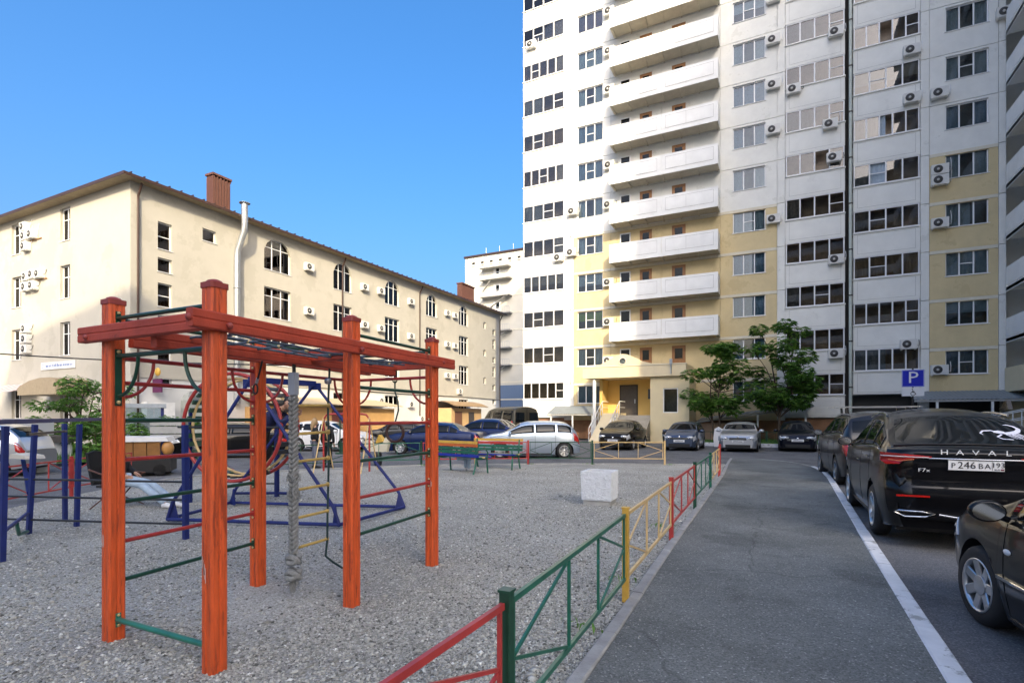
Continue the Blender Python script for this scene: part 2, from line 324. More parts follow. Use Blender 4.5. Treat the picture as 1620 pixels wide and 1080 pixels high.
def stone_material(name, lo, hi):
    m = bpy.data.materials.new(name); m.use_nodes = True; t = m.node_tree; N = t.nodes; p = N["Principled BSDF"]; p.inputs["Roughness"].default_value = .85; p.inputs["Specular IOR Level"].default_value = .3
    g = N.new("ShaderNodeNewGeometry"); r = N.new("ShaderNodeValToRGB"); e = r.color_ramp.elements
    cols = [(0, (.09, .09, .08)), (.18, (.23, .225, .195)), (.45, (.38, .37, .32)), (.78, (.51, .495, .43)), (.95, (.58, .57, .51)), (1, (.86, .86, .80))]
    e[0].color = (*cols[0][1], 1); e[1].color = (*cols[-1][1], 1)
    for q, c in cols[1:-1]: k = e.new(q); k.color = (*c, 1)
    t.links.new(g.outputs["Random Per Island"], r.inputs[0]); t.links.new(r.outputs[0], p.inputs["Base Color"]); MATS[name] = m; return m
M_STONE = stone_material("gravel_stone_island", 0, 1)
tag(scatter("gravel_stones", 250000, GRAV, -.02, .0075, .021, (2.4, 17, R(78), R(190)), M_STONE, 1), "loose grey crushed gravel covering the playground", "gravel", kind="stuff")
tag(scatter("gravel_cobbles", 1100, GRAV, -.018, .024, .04, (2.6, 13, R(80), R(185)), M_STONE, 2, .4), "scattered larger pale stones on the playground gravel", "stones", kind="stuff")
GRIT = [(-1.0, -1), (-1.08, 4), (-1.2, 8), (-1.32, 13), (-1.2, 13), (-1.02, 8), (-.8, 4), (-.75, -1)]
tag(scatter("path_grit", 2600, GRIT, .0, .004, .011, (2.4, 13, R(85), R(125)), M_STONE, 5, thin=False), "loose grit lying along the left edge of the footpath", "grit", kind="stuff")
# kerbs: separate stones
M_KERBW = mat("white_painted_kerb", (.66, .67, .68), .7, var=.1, vscale=6, bump=.25, bscale=60, wear=(.34, .35, .34), wscale=4.5, wamt=.44)
M_KERBG = mat("grey_kerb_stone", (.30, .30, .29), .85, var=.22, vscale=5, bump=.4, bscale=50, wear=(.48, .48, .47), wscale=5, wamt=.34)
def along(poly, step):
    out = []; acc = 0; P = [Vector(p) for p in poly]
    seg = [(P[i], P[i + 1]) for i in range(len(P) - 1)]; tot = sum((b - a).length for a, b in seg); n = max(1, round(tot / step))
    def at(d):
        for a, b in seg:
            l = (b - a).length
            if d <= l + 1e-9: return a + (b - a) * (d / l)
            d -= l
        return P[-1]
    return [(at(tot * i / n), at(tot * (i + 1) / n)) for i in range(n)]
def kerb(name, poly, wd, z0, z1, m, step=1.0, gap=.008, side=1):
    e = struct(link(name, None)); 
    for a, b in along(poly, step):
        d = (b - a).normalized(); nrm = Vector((d.y, -d.x)) * side; a2 = a + d * gap / 2; b2 = b - d * gap / 2; c = .012; dz = random.uniform(-.006, .006)
        q = [(0, z0), (wd, z0), (wd, z1 - c), (wd - c, z1), (c, z1), (0, z1 - c)]
        vs = [(*(p + nrm * u), h + (dz if h > z0 else 0)) for p in (a2, b2) for u, h in q]
        MB().add(vs, [(i, (i + 1) % 6, 6 + (i + 1) % 6, 6 + i) for i in range(6)] + [(5, 4, 3, 2, 1, 0), (6, 7, 8, 9, 10, 11)]).obj("kerb_stone", m, e)
    return e
kerb("white_kerb", [(x - .07, y) for x, y in PATH_R[:8]], .14, RZ - .02, .012, M_KERBW)
kerb("flush_kerb", [(.86, 20.1), (.45, 21.6), (-.3, 22.5), (-1.0, 22.75), (-1.7, 22.6)], .07, RZ - .02, .006, M_KERBG)
kerb("grey_kerb", PATH_L, .10, -.1, .022, M_KERBG, side=-1)
kerb("back_kerb", GRAV[6:15], .10, -.1, .012, M_KERBG, side=-1)
LAWN = [(-20, 32.6), (-12.9, 32.6), (-12.9, 38.6), (-20, 38.6)]
LAWN2 = [(-5.2, 33.2), (3.2, 33.2), (3.2, 38.6), (-5.2, 38.6)]
struct(sheet("lawn", LAWN2, .10, M_GRASS)); kerb("lawn_kerb", [(-5.2, 33.2), (3.2, 33.2)], .15, RZ - .02, .14, M_KERBW, side=1)
struct(sheet("planting_bed", [(-31, 12.8), (-21.8, 9.3), (-20.9, 11.0), (-24.5, 15.8), (-31, 15.8)], .05, M_GRASS))
struct(sheet("pavement", [(-30.3, 16.0), (-31.7, 62), (-28.9, 62), (-28.6, 16.0)], RZ + .006, M_CONC))
def grass(name, poly, z, n, h, label, seed):
    g = np.random.default_rng(seed); P = np.array(poly); lo, hi = P.min(0), P.max(0)
    X = g.uniform(lo[0], hi[0], n); Y = g.uniform(lo[1], hi[1], n); k = inside(X, Y, poly); X, Y = X[k], Y[k]; b = MB()
    for x, y in zip(X, Y):
        a = random.uniform(0, 3.14); dx, dy = .02 * math.cos(a), .02 * math.sin(a); hh = h * random.uniform(.5, 1.3)
        b.add([(x - dx, y - dy, z), (x + dx, y + dy, z), (x + random.uniform(-.06, .06), y + random.uniform(-.06, .06), z + hh)], [(0, 1, 2)])
    o = b.obj(name, M_LEAF[1], fix=False); return tag(o, label, "grass", kind="stuff")
grass("lawn_grass", LAWN2, .10, 9000, .13, "short green grass on the strip in front of the tower block", 3)
grass("bed_grass", [(-31, 12.8), (-21.8, 9.3), (-20.9, 11.0), (-24.5, 15.8), (-31, 15.8)], .05, 9000, .32, "long green grass in the bed beside the cream building", 4)
WEED = [(-3.4, 18.6), (-5.9, 17.6), (-7.7, 16.75), (-1.6, 8), (-1.45, 5.2), (-1.35, 3.9), (-10.6, 14.6)]
b = MB()
for x, y in WEED:
    for k in range(14):
        a = random.uniform(0, 6.28); r = random.uniform(0, .16); cx_, cy_ = x + r * math.cos(a) * 1.6, y + r * math.sin(a) * .5; t = random.uniform(0, 6.28); l = random.uniform(.03, .075)
        b.add([(cx_, cy_, -.02), (cx_ + l * .3 * math.cos(t + .6), cy_ + l * .3 * math.sin(t + .6), l * .6), (cx_ + l * math.cos(t), cy_ + l * math.sin(t), l * .8), (cx_ + l * .3 * math.cos(t - .6), cy_ + l * .3 * math.sin(t - .6), l * .5)], [(0, 1, 2, 3)])
tag(b.obj("weeds", M_LEAF[1], fix=False), "tufts of weeds along the edges of the gravel", "weeds", kind="stuff")

# ================================================================== building parts
def panel_mesh(wd, ht, hole, m, t=.22, ch=0):
    """wall panel standing in the xz plane, front at y=0 (facing -y), with an opening"""
    def mk():
        b = MB()
        if not hole: b.box(0, wd, 0, t, 0, ht)
        else:
            x0, x1, z0, z1 = hole
            o = [(0, 0), (wd, 0), (wd, ht), (0, ht)]; i = [(x0, z0), (x1, z0), (x1, z1), (x0, z1)]
            vs = [(x, 0, z) for x, z in o] + [(x, 0, z) for x, z in i] + [(x, t, z) for x, z in o] + [(x, t, z) for x, z in i]
            fs = []
            for k in range(4):
                q = (k + 1) % 4; fs += [(k, q, 4 + q, 4 + k), (8 + q, 8 + k, 12 + k, 12 + q), (4 + k, 4 + q, 12 + q, 12 + k), (q, k, 8 + k, 8 + q)]
            b.add(vs, fs)
        return b.mesh("wall_panel", m)
    return cached(("panel", wd, ht, hole, m.name, t), mk)
def win_frame(wd, ht, n, trans, fw=.06, dp=.07, tz=.5, m=M_PLASTIC):
    def mk():
        b = MB(); b.box(0, wd, 0, dp, 0, fw); b.box(0, wd, 0, dp, ht - fw, ht); b.box(0, fw, 0, dp, fw, ht - fw); b.box(wd - fw, wd, 0, dp, fw, ht - fw)
        for k in range(1, n):
            x = wd * k / n; b.box(x - fw * .6, x + fw * .6, .003, dp, fw, ht - fw)
        for k in trans:
            x0 = fw if k == 0 else wd * k / n + fw * .6; x1 = wd - fw if k == n - 1 else wd * (k + 1) / n - fw * .6
            b.box(x0, x1, .006, dp, ht * tz - .022, ht * tz + .022)
        return b.mesh("window", m)
    return cached(("wf", wd, ht, n, tuple(trans), fw, dp, tz, m.name), mk)
def pane_mesh(wd, ht, m): return cached(("pane", round(wd, 3), round(ht, 3), m.name), lambda: MB().box(0, wd, 0, .008, 0, ht).mesh("pane", m))
def curtain_mesh(wd, ht, m, amp=.03):
    def mk():
        b = MB(); n = max(6, int(wd / .07)); vs = []
        for i in range(n + 1):
            x = wd * i / n; y = amp * math.sin(i * 1.9 + .7 * math.sin(i)); vs += [(x, y, 0), (x, y, ht)]
        b.add(vs, [(2 * i, 2 * i + 2, 2 * i + 3, 2 * i + 1) for i in range(n)], True); return b.mesh("curtain", m)
    return cached(("curt", round(wd, 2), round(ht, 2), m.name, amp), mk)
def room_mesh(wd, ht, dp, m):
    def mk():
        b = MB(); b.add([(0, 0, 0), (wd, 0, 0), (wd, 0, ht), (0, 0, ht), (0, dp, 0), (wd, dp, 0), (wd, dp, ht), (0, dp, ht)], [(4, 5, 6, 7), (0, 1, 5, 4), (3, 7, 6, 2), (0, 4, 7, 3), (1, 2, 6, 5)]); return b.mesh("room", m, fix=False)
    return cached(("room", wd, ht, dp, m.name), mk)
def window(par, x, y, z, wd, ht, n=3, trans=(), curt=None, depth=.10, sill=True, pane=M_PANE, room=M_ROOM, name="window", open_=None, rdepth=.7, fw=.06, tz=.5, rz=0):
    """window set into an opening; x,y,z = lower left corner of the opening on the wall face (facing -y, or turned by rz)"""
    w_ = link(name, win_frame(wd, ht, n, trans, fw, tz=tz), par); w_.rotation_euler = (0, 0, rz)
    def P(a, b, c): return (x + a * math.cos(rz) - b * math.sin(rz), y + a * math.sin(rz) + b * math.cos(rz), z + c)
    w_.location = P(0, depth, 0)
    for k in range(n):
        if open_ is not None and k == open_: continue
        x0 = fw if k == 0 else wd * k / n + fw * .6; x1 = wd - fw if k == n - 1 else wd * (k + 1) / n - fw * .6
        link("pane", pane_mesh(x1 - x0, ht - 2 * fw, pane), w_, (x0, .03 + .006 * (k % 2), fw))
    if sill: link("sill", cached(("sill", wd), lambda: MB().box(-.05, wd + .05, -.05, .0, -.03, .0).mesh("sill", M_PLASTIC)), w_, (0, -depth, 0))
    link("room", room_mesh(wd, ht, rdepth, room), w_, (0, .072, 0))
    for c in (curt or []):
        a, b_, mi, top = c; link("curtain", curtain_mesh(wd * (b_ - a), ht * (1 - top) - .05, M_CURT[mi], .03 if top == 0 else .004), w_, (wd * a, .16, ht * top + .02))
    return w_
def ac_mesh(): return cached("ac", lambda: MB().box(0, .8, -.30, 0, 0, .55).box(.05, .09, -.28, .12, -.06, 0).box(.71, .75, -.28, .12, -.06, 0).mesh("air_conditioner", M_AC))
def fan_mesh(): return cached("acf", lambda: MB().lathe([(0, 0), (.19, 0), (.205, .012), (.22, 0)], (0, 0, 0), 'y', 18).mesh("fan_grille", M_ACF))
def hub_mesh(): return cached("ach", lambda: MB().lathe([(0, .03), (.06, .03), (.07, .015), (.07, 0)], (0, 0, 0), 'y', 10).mesh("fan_hub", M_ACL))
def ac(par, x, y, z, rz=0, s=1.):
    a = link("air_conditioner", ac_mesh(), par, (x, y, z), rz, (s, s, s)); f = link("fan_grille", fan_mesh(), a, (.30, -.312, .275)); 
    h = link("fan_hub", hub_mesh(), a, (.30, -.318, .275), math.pi)
    link("hose", cached(("hose", round(x * 7) % 3), lambda: MB().tube([(.8, -.12, .2), (.92, -.1, .16), (.95, -.03, .3 + .2 * (round(x * 7) % 3)), (.93, .03, .55 + .2 * (round(x * 7) % 3))], .016, 5).mesh("hose", M_BLACKP if round(x * 7) % 3 == 0 else M_PLASTIC)), a); return a

# ================================================================== tower block, left section
M_SEAMG = mat("grey_panel_seam", (.30, .30, .29), .9, var=.4, vscale=3)
FH = 2.8; F0 = 1.75; NF = 14; NW = 12; YF = 38.7
ta = thing("apartment_tower", "tall white and sand apartment tower with a stack of long balconies", "tower block", (-7, YF, 0))
def TA(x): return x + 7
def rnd_curt():
    r = random.random()
    if r < .2: return [(0, 1, 0, 0)]
    if r < .38: return [(0, 1, 1, 0)]
    if r < .6: return [(0, .33, 0, 0), (.66, 1, 0, 0)]
    if r < .75: return [(.66, 1, 1, 0), (0, .33, 1, 0)]
    if r < .85: return [(0, 1, 3, 0)]
    if r < .93: return [(0, .6, 0, 0)]
    return [(0, 1, 0, .5)]
def wall_col(par, x0, x1, zb, k, hole=None, m=None, yo=0., gap=.035):
    beige = k < 5
    mm = m or (M_WALLB if beige else M_WALLW)
    bandh = .18 if (beige and m is None) else .0
    z = zb + k * FH
    h = None
    if hole: h = (round(hole[0] - x0, 3), round(hole[1] - x0, 3), round(hole[2] - z, 3), round(hole[3] - z, 3))
    link("wall_panel", panel_mesh(round(x1 - x0, 3), round(FH - gap - bandh, 3), h, mm), par, (x0, yo, z))
    if bandh: link("joint_band", cached(("band", round(x1 - x0, 3)), lambda: MB().box(0, x1 - x0, -.015, .2, 0, bandh - .0).mesh("joint_band", M_BAND)), par, (x0, yo, z + FH - bandh - .01))
ZB = F0 - .35                                # panel joints are a little below the floors
core = MB().box(TA(-18.3), TA(3.5), .92, 13, 0, F0 + NF * FH + 1.2); core.obj("core_wall", M_WALLW, ta)
MB().box(TA(-18.3), TA(3.5), .2, .9, 0, ZB + .15).obj("plinth", mat("brown_plinth", (.30, .16, .09), .8, var=.2, vscale=2), ta)
def loggia(par, x0, x1, zb, k, floor_sill, n=4, yo=0., open_=None, top_k=NW):
    """one storey of glazed loggia: parapet panel, glazing, ledge"""
    zb += .2; z = zb + k * FH; wd = x1 - x0; s = floor_sill - .05 - z
    p = link("loggia_panel", cached(("lp", round(wd, 3), round(s, 3)), lambda: MB().box(0, wd, 0, .12, 0, s).box(.22, wd - .22, -.012, 0, .12, s - .1).mesh("loggia_panel", M_LOGG)), par, (x0, yo, z))
    link("panel_seam", cached(("ls", round(wd, 3), round(s, 3)), lambda: MB().box(.21, wd - .21, -.0135, -.0125, .115, .125).box(.21, wd - .21, -.0135, -.0125, s - .105, s - .095).box(.21, .22, -.0135, -.0125, .125, s - .105).box(wd - .22, wd - .21, -.0135, -.0125, .125, s - .105).mesh("panel_seam", M_SEAMG)), p)
    link("ledge", cached(("ld", round(wd, 3)), lambda: MB().box(-.04, wd + .04, -.07, .10, 0, .05).mesh("ledge", M_LOGG)), p, (0, 0, s))
    gh = FH - s - .12
    if k < top_k:
        window(par, x0 + .02, yo, z + s + .052, wd - .04, gh, n, random.choice([(), (), (1,), (2,), (n - 1,)]), random.choice([[], [], [(0, 1, 2, 0)], [(0, .25, 3, 0)], [(.5, 1, 2, 0)], [(.75, 1, 0, 0)], [(0, 1, 0, .4)], [(0, .5, 1, 0)]]), .01, False, M_PANED, M_ROOM2, "loggia_window", open_, .8, fw=.065)
    link("lintel", cached(("ln", round(wd, 3)), lambda: MB().box(0, wd, -.015, .12, 0, .07).mesh("lintel", M_LOGG)), par, (x0, yo, z + FH - .068))
for k in range(NF):
    z = ZB + k * FH; sill = 2.65 + k * FH; win = k < NW
    loggia(ta, TA(-18.4), TA(-14.9), ZB, k, 3.03 + k * FH, 4 if k % 3 else 5, open_=None)
    wall_col(ta, TA(-14.9), TA(-14.15), ZB, k, None, M_WALLW, -.02)
    wall_col(ta, TA(-14.13), TA(-11.25), ZB, k, (TA(-13.85), TA(-11.85), sill, sill + 1.35) if win else None)
    if win: window(ta, TA(-13.85), 0, sill, 2.0, 1.35, 3, (1,) if k % 5 else (), [(0, 1, 5, .45)] if k == 2 else ([(0, 1, 0, .35)] if k == 3 else ([(0, 1, 4, 0)] if k == 10 else rnd_curt())))
    # balcony bay wall with its openings made as separate doors set on it
    wall_col(ta, TA(-11.23), TA(-7.55), ZB, k); wall_col(ta, TA(-7.53), TA(-3.7), ZB, k)
    wall_col(ta, TA(-3.68), TA(-.25), ZB, k, (TA(-2.9), TA(-.92), sill, sill + 1.38) if win else None)
    if win: window(ta, TA(-2.9), 0, sill, 1.98, 1.38, 3, (1,) if k in (4, 9) else (), rnd_curt() or [(0, 1, 1, 0)])
    wall_col(ta, TA(-.23), TA(.22), ZB, k, None, M_WALLW, -.03)
    loggia(ta, TA(.24), TA(3.5), ZB, k, 3.0 + k * FH, 4, open_=0 if k == 9 else (2 if k == 5 else None))
    if k >= 1:
        fl = F0 + k * FH
        for j, (a, wd, m_) in enumerate(((-10.55, .78, None), (-9.1, .86, M_DOORW), (-6.85, .92, M_DOORW))):
            if j == 0:
                d = link("balcony_door", cached("bd0", lambda: MB().box(0, .78, -.03, .0, 0, .08).box(0, .08, -.03, 0, .08, 2.1).box(.70, .78, -.03, 0, .08, 2.1).box(.08, .70, -.03, 0, 2.02, 2.1).box(.08, .7, -.02, 0, .08, .7).mesh("balcony_door", M_PLASTIC)), ta, (TA(a), 0, fl - .05))
                link("pane", cached("bdp", lambda: MB().box(0, .62, -.02, -.005, 0, 1.32).mesh("pane", M_CGLASS)), d, (.08, 0, .70))
            else:
                d = link("balcony_door", cached(("bd", wd), lambda: MB().box(0, wd, -.03, 0, 0, 2.1).box(.1, wd - .1, -.045, -.03, .15, .8).mesh("balcony_door", m_)), ta, (TA(a), 0, fl - .05))
                link("pane", cached(("bdq", wd), lambda: MB().box(.2, wd - .2, -.04, -.03, 0, .7).mesh("pane", M_CGLASS)), d, (0, -.003, 1.2))
    if k >= 2:
        fl = F0 + k * FH; P = 1.25
        bl = link("balcony", cached("balc", lambda: MB().box(0, 7.3, -P, -.02, -.18, 0).box(0, .07, -P + .07, -.02, .002, 1.05).box(7.23, 7.3, -P + .07, -.02, .002, 1.05).mesh("balcony", M_BALC)), ta, (TA(-11.0), 0, fl - .12))
        for xx in (0, 3.66):
            pp = link("parapet_panel", cached("bpar", lambda: MB().box(0, 3.64, -P - .0, -P + .069, -.22, 1.1).box(.28, 3.36, -P - .018, -P, .08, .92).mesh("parapet_panel", M_BALC)), bl, (xx, -.001, 0))
            link("panel_seam", cached("bseam", lambda: MB().box(.27, 3.37, -P - .0195, -P - .0185, .075, .09).box(.27, 3.37, -P - .0195, -P - .0185, .91, .925).box(.27, .282, -P - .0195, -P - .0185, .09, .91).box(3.358, 3.37, -P - .0195, -P - .0185, .09, .91).box(1.62, 1.63, -P - .0195, -P - .0185, .09, .91).mesh("panel_seam", M_SEAMG)), bl, (xx, -.001, 0))
        for q in range(7):
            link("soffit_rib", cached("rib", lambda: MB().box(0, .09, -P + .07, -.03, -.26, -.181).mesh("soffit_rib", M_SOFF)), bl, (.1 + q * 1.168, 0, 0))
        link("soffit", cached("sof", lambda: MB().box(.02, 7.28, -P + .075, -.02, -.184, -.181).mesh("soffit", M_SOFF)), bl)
MB().box(TA(-18.6), TA(3.52), -.25, 13.2, F0 + NF * FH + 1.2, F0 + NF * FH + 1.5).obj("roof_edge", M_CONC, ta)
for x, k, dz in ((-18.0, 10, -.1), (-15.7, 4, -.35), (-14.65, 4, -.1), (-14.55, 5, .2), (-11.75, 1, -.05), (-11.75, 2, 0), (-11.75, 3, .1), (-11.75, 5, .2), (-11.7, 6, .3), (-11.7, 8, .25), (-11.7, 9, .25), (-11.7, 10, .4),
                 (-.86, 4, .15), (-.86, 6, .3), (-.86, 7, .4), (-.86, 8, .5), (-.86, 9, .4), (-.86, 10, .3), (2.6, 3, -.1), (2.5, 5, .6), (2.3, 6, -.1), (.3, 7, -.2), (2.6, 8, -.1), (2.6, 1, -.3)):
    ac(ta, TA(x), -.04, F0 + k * FH + 1.0 + dz)
for k in range(0, NW, 2): link("wall_cable", cached("cab", lambda: MB().tube([(0, 0, 0), (.15, -.02, -.4), (.05, -.02, -.9), (.2, -.02, -1.3)], .012, 5).mesh("wall_cable", M_BLACKP)), ta, (TA(-14.5), -.03, F0 + k * FH + 3))

# ------------------------------------------------------------------ right section and wing
tb = thing("apartment_tower", "white and sand tower section right of the dark vertical gap and drainpipe", "tower block", (7.5, YF, 0))
def TB(x): return x - 7.5
ZB2 = ZB + 1.4
MB().box(TB(3.9), TB(24), .92, 13, 0, F0 + NF * FH + 4).obj("core_wall", M_WALLW, tb)
MB().box(TB(3.9), TB(11.0), .7, .9, 0, ZB2 + .15).obj("plinth", M_JOINT, tb)
MB().box(TB(7.25), TB(7.66), -.03, .7, 0, ZB2 - .01).obj("wall_base", M_WALLW, tb)
for k in range(NF):
    z = ZB2 + k * FH; sill = 4.06 + k * FH; win = k < NW - 1
    loggia(tb, TB(3.93), TB(7.24), ZB2, k, 4.4 + k * FH, 5 if k in (0, 1, 5, 7) else 4, open_=2 if k in (5, 7, 8) else (1 if k == 4 else None), top_k=NW - 1)
    wall_col(tb, TB(7.26), TB(7.66), ZB2, k, None, M_WALLW, -.03)
    wall_col(tb, TB(7.68), TB(10.75), ZB2, k, (TB(8.42), TB(10.35), sill, sill + 1.38) if win else None)
    if win: window(tb, TB(8.42), 0, sill, 1.93, 1.38, 3, (1,) if k in (0, 2, 6) else (), rnd_curt())
    wall_col(tb, TB(10.77), TB(11.08), ZB2, k, None, M_WALLW, -.03)
MB().box(TB(3.5), TB(3.6), .35, .9, 0, 40).box(TB(3.6), TB(3.9), .8, .9, 0, 40).obj("expansion_gap", M_JOINT, tb)
dp = MB().cyl((TB(3.78), -.1, 0), (TB(3.78), -.1, 40), .09, n=12).obj("drainpipe", mat("pale_green_pipe", (.50, .55, .50), .5, var=.08), tb)
for k in range(14): MB().box(TB(3.78) - .11, TB(3.78) + .11, -.2, .1, .6 + k * 2.8, .68 + k * 2.8).obj("pipe_clamp", M_BLACKM, dp)
for x, k, dz in ((7.25 - .85, 6, .0), (7.25 - .85, 7, .0), (7.25 - 1.0, 1, -.35), (7.7, 6, -.05), (7.7, 8, .9), (7.7, 0, .9), (7.72, 3, .9), (7.72, 4, .55), (7.72, 4, 1.15), (10.6, 7, .8), (7.7, 2, .9)):
    if (x, k) != (7.7, 2): ac(tb, TB(x), -.05, F0 + 1.4 + k * FH + dz)
# wing turning towards the viewer along the right side
tw = thing("apartment_wing", "white balcony wing of the tower block at the right edge", "tower block", (12, 4, 0))
MB().box(.0, 12, 1.5, 34.6, 0, F0 + 1.4 + 14 * FH + 1.6).obj("wall", M_WALLW, tw)
for k in range(15):
    z = ZB2 + k * FH
    if 1 <= k: 
        for y0, y1 in ((2.2, 8.5), (10, 17.5), (19, 26.5), (27.5, 34.4)):
            bl = MB().box(-1.0, -.003, y0, y1, -.18, 0).box(-.93, -.003, y1 - .07, y1, .002, 1.05).box(-.93, -.003, y0, y0 + .07, .002, 1.05).obj("balcony", M_BALC, tw, (0, 0, 0)); bl.location = (0, 0, z + .3)
            pp = MB().box(-1.0, -.932, y0, y1, -.22, 1.1).box(-1.018, -1.0, y0 + .3, y1 - .3, .1, .92).obj("parapet_panel", M_BALC, bl)
    link("storey_wall", cached("stw", lambda: MB().box(-.03, -.004, 1.7, 34.4, .2, FH - .02).mesh("storey_wall", M_WALLW)) if k >= 5 else cached("stb", lambda: MB().box(-.03, -.004, 1.7, 34.4, .2, FH - .02).mesh("storey_wall", M_WALLB)), tw, (0, 0, z))
    for y in (3, 6.2, 12, 15.2, 21, 24.2, 29.5, 32.2):
        q = link("window", cached("wgw", lambda: MB().box(-.045, -.031, 0, 1.3, 0, 1.4).mesh("window", M_PLASTIC)), tw, (0, y, z + 1.2))
        link("pane", cached("wgp", lambda: MB().box(-.052, -.046, .06, 1.24, .06, 1.34).mesh("pane", M_CGLASS)), q)
MB().box(-1.05, -.05, 27.5, 34.4, 3.0, 4.3).box(-1.05, -.05, 33.9, 34.4, 0, 2.995).obj("porch_canopy", M_CANOPY, tw)

# ------------------------------------------------------------------ entrance porch of the left section
en = thing("entrance_porch", "pale yellow entrance porch with curved gable canopy, round window and steps", "porch", (-8.8, 35.6, 0))
def E(x): return x + 8.8
g = [(-12.3, 4.28), (-5.4, 4.28), (-5.4, 5.08), (-6.8, 5.1), (-7.6, 5.14), (-8.2, 5.3), (-8.7, 5.58), (-9.2, 5.8), (-9.55, 5.85), (-9.95, 5.75), (-10.5, 5.45), (-11.0, 5.2), (-11.5, 5.12), (-12.3, 5.08)]
MB().prism([(E(x), z) for x, z in g], 'y', -.12, .12).obj("gable_parapet", M_CANOPY, en)
MB().box(E(-12.28), E(-5.42), .122, 3.0, 4.3, 4.5).obj("canopy_slab", M_CANOPY, en)
MB().box(E(-12.3), E(-12.1), .122, 3.0, 4.502, 5.05).box(E(-5.6), E(-5.4), .122, 3.0, 4.502, 5.05).obj("side_parapet", M_CANOPY, en)
MB().box(E(-12.35), E(-5.35), -.16, -.12, 5.02, 5.06).obj("parapet_trim", M_BAND, en)
rw = MB().lathe([(.0, -.01), (.2, -.01), (.2, -.03), (.27, -.03), (.27, .02)], (E(-9.5), -.12, 5.36), 'y', 24).obj("round_window", M_BAND, en)
MB().lathe([(0, 0), (.2, 0)], (E(-9.5), -.142, 5.36), 'y', 20).obj("pane", M_PANE, rw)
MB().cyl((E(-11.55), .15, 0), (E(-11.55), .15, 4.28), .12, n=14).obj("column", M_WHITE, en)
MB().box(E(-7.72), E(-7.5), .15, 3.0, 0, 4.28).box(E(-7.5), E(-6.9), .15, .35, 0, 4.28).box(E(-5.95), E(-5.45), .15, .35, 0, 4.28).box(E(-6.9), E(-5.95), .15, .35, 0, 1.9).box(E(-6.9), E(-5.95), .15, .35, 3.5, 4.28).box(E(-5.45), E(-5.25), .15, 3.0, 0, 4.28).obj("side_room_wall", mat("pale_cream_plaster", (.70, .60, .38), .9, var=.05, vscale=1.2, bump=.15, bscale=40), en)
window(en, E(-6.9), .15, 1.9, .95, 1.6, 1, (), [], .05, False, M_PANE, M_ROOM)
MB().box(E(-11.5), E(-7.73), 2.6, 3.0, 0, 4.28).box(E(-11.5), E(-11.3), 1.2, 2.6, 1.6, 4.28).obj("back_wall", M_YWALL, en)
dr = MB().box(E(-10.35), E(-9.2), 2.54, 2.6, 1.75, 3.85).obj("entrance_door", M_DOORM, en); MB().box(E(-10.43), E(-9.12), 2.56, 2.6, 3.85, 3.93).box(E(-10.43), E(-10.35), 2.56, 2.6, 1.75, 3.85).box(E(-9.2), E(-9.12), 2.56, 2.6, 1.75, 3.85).obj("door_frame", M_BLACKM, dr); MB().box(E(-9.34), E(-9.29), 2.48, 2.54, 2.6, 2.9).obj("handle", M_STEEL, dr)
MB().box(E(-8.4), E(-7.95), 2.55, 2.6, 2.9, 3.6).obj("notice_board", mat("notice_board", (.06, .07, .085), .3), en)
for i in range(10): MB().box(E(-9.9), E(-7.74), -2.2 + i * .3, .9 - .002 * i, .175 * i - .06 + .001, .175 * (i + 1) - .002).obj("step", M_STEP, en)
MB().box(E(-11.4), E(-7.74), .902, 2.6, 0, 1.75).obj("landing", M_STEP, en)
for xx in (-9.98, -11.2):
    rl = MB().tube([(E(xx), -2.1, .9), (E(xx), .9, 2.72), (E(xx), 2.3, 2.72)], .03, 8).tube([(E(xx), -2.1, .5), (E(xx), .9, 2.3), (E(xx), 2.3, 2.3)], .02, 6).obj("hand_rail", M_WHITE, en)
    for i in range(7): MB().cyl((E(xx), -2.1 + i * .5, max(0, .17 * i * 1.7 - .06)), (E(xx), -2.1 + i * .5, .9 + i * .303), .022, n=6).obj("baluster", M_WHITE, rl)
MB().prism([(-2.2, -.06), (-1.9, -.06), (2.4, 1.7), (2.4, 1.9), (.9, 1.9), (-2.2, .1)], 'x', E(-11.15), E(-9.92)).obj("ramp", M_CANOPY, en)
MB().box(E(-6.4), E(-6.25), -.35, -.13, 5.0, 5.35).box(E(-6.35), E(-6.3), -.3, -.12, 4.4, 5.0).obj("lamp", M_GREYM, en)
# basement stair canopies
def corr_canopy(name, label, loc, wd, dp_, z0, z1, posts, m=M_CORR, n=26, x_slope=0.):
    t = thing(name, label, "canopy", loc); b = MB(); vs = []
    for i in range(n * 2 + 1):
        x = wd * i / (n * 2); dz = .025 if i % 2 else 0
        vs += [(x, 0, z1 + dz + x_slope * i / (n * 2)), (x, -dp_, z0 + dz + x_slope * i / (n * 2))]
    b.add(vs, [(2 * i, 2 * i + 2, 2 * i + 3, 2 * i + 1) for i in range(n * 2)]); b.obj("roof_sheet", m, t)
    MB().bar((0, -dp_ + .05, z0 - .06), (wd, -dp_ + .05, z0 - .06 + x_slope), .06, .1).obj("fascia_beam", M_CONC, t)
    for px_ in posts: MB().bar((px_, -dp_ + .1, -.05), (px_, -dp_ + .1, z0 - .115 + x_slope * px_ / wd), .1, .1, up=(0, 1, 0)).obj("post", M_WHITE, t)
    return t
corr_canopy("basement_canopy", "grey corrugated canopy on white posts left of the entrance steps", (-15.6, 38.5, 0), 3.7, 1.6, 1.85, 2.45, (.3, 2.0, 3.5))
corr_canopy("basement_canopy", "long low sloping canopy roof over basement steps behind the two trees", (-4.9, 38.5, 0), 6.6, 2.2, 1.35, 1.55, (3.6, 6.2), x_slope=.95)
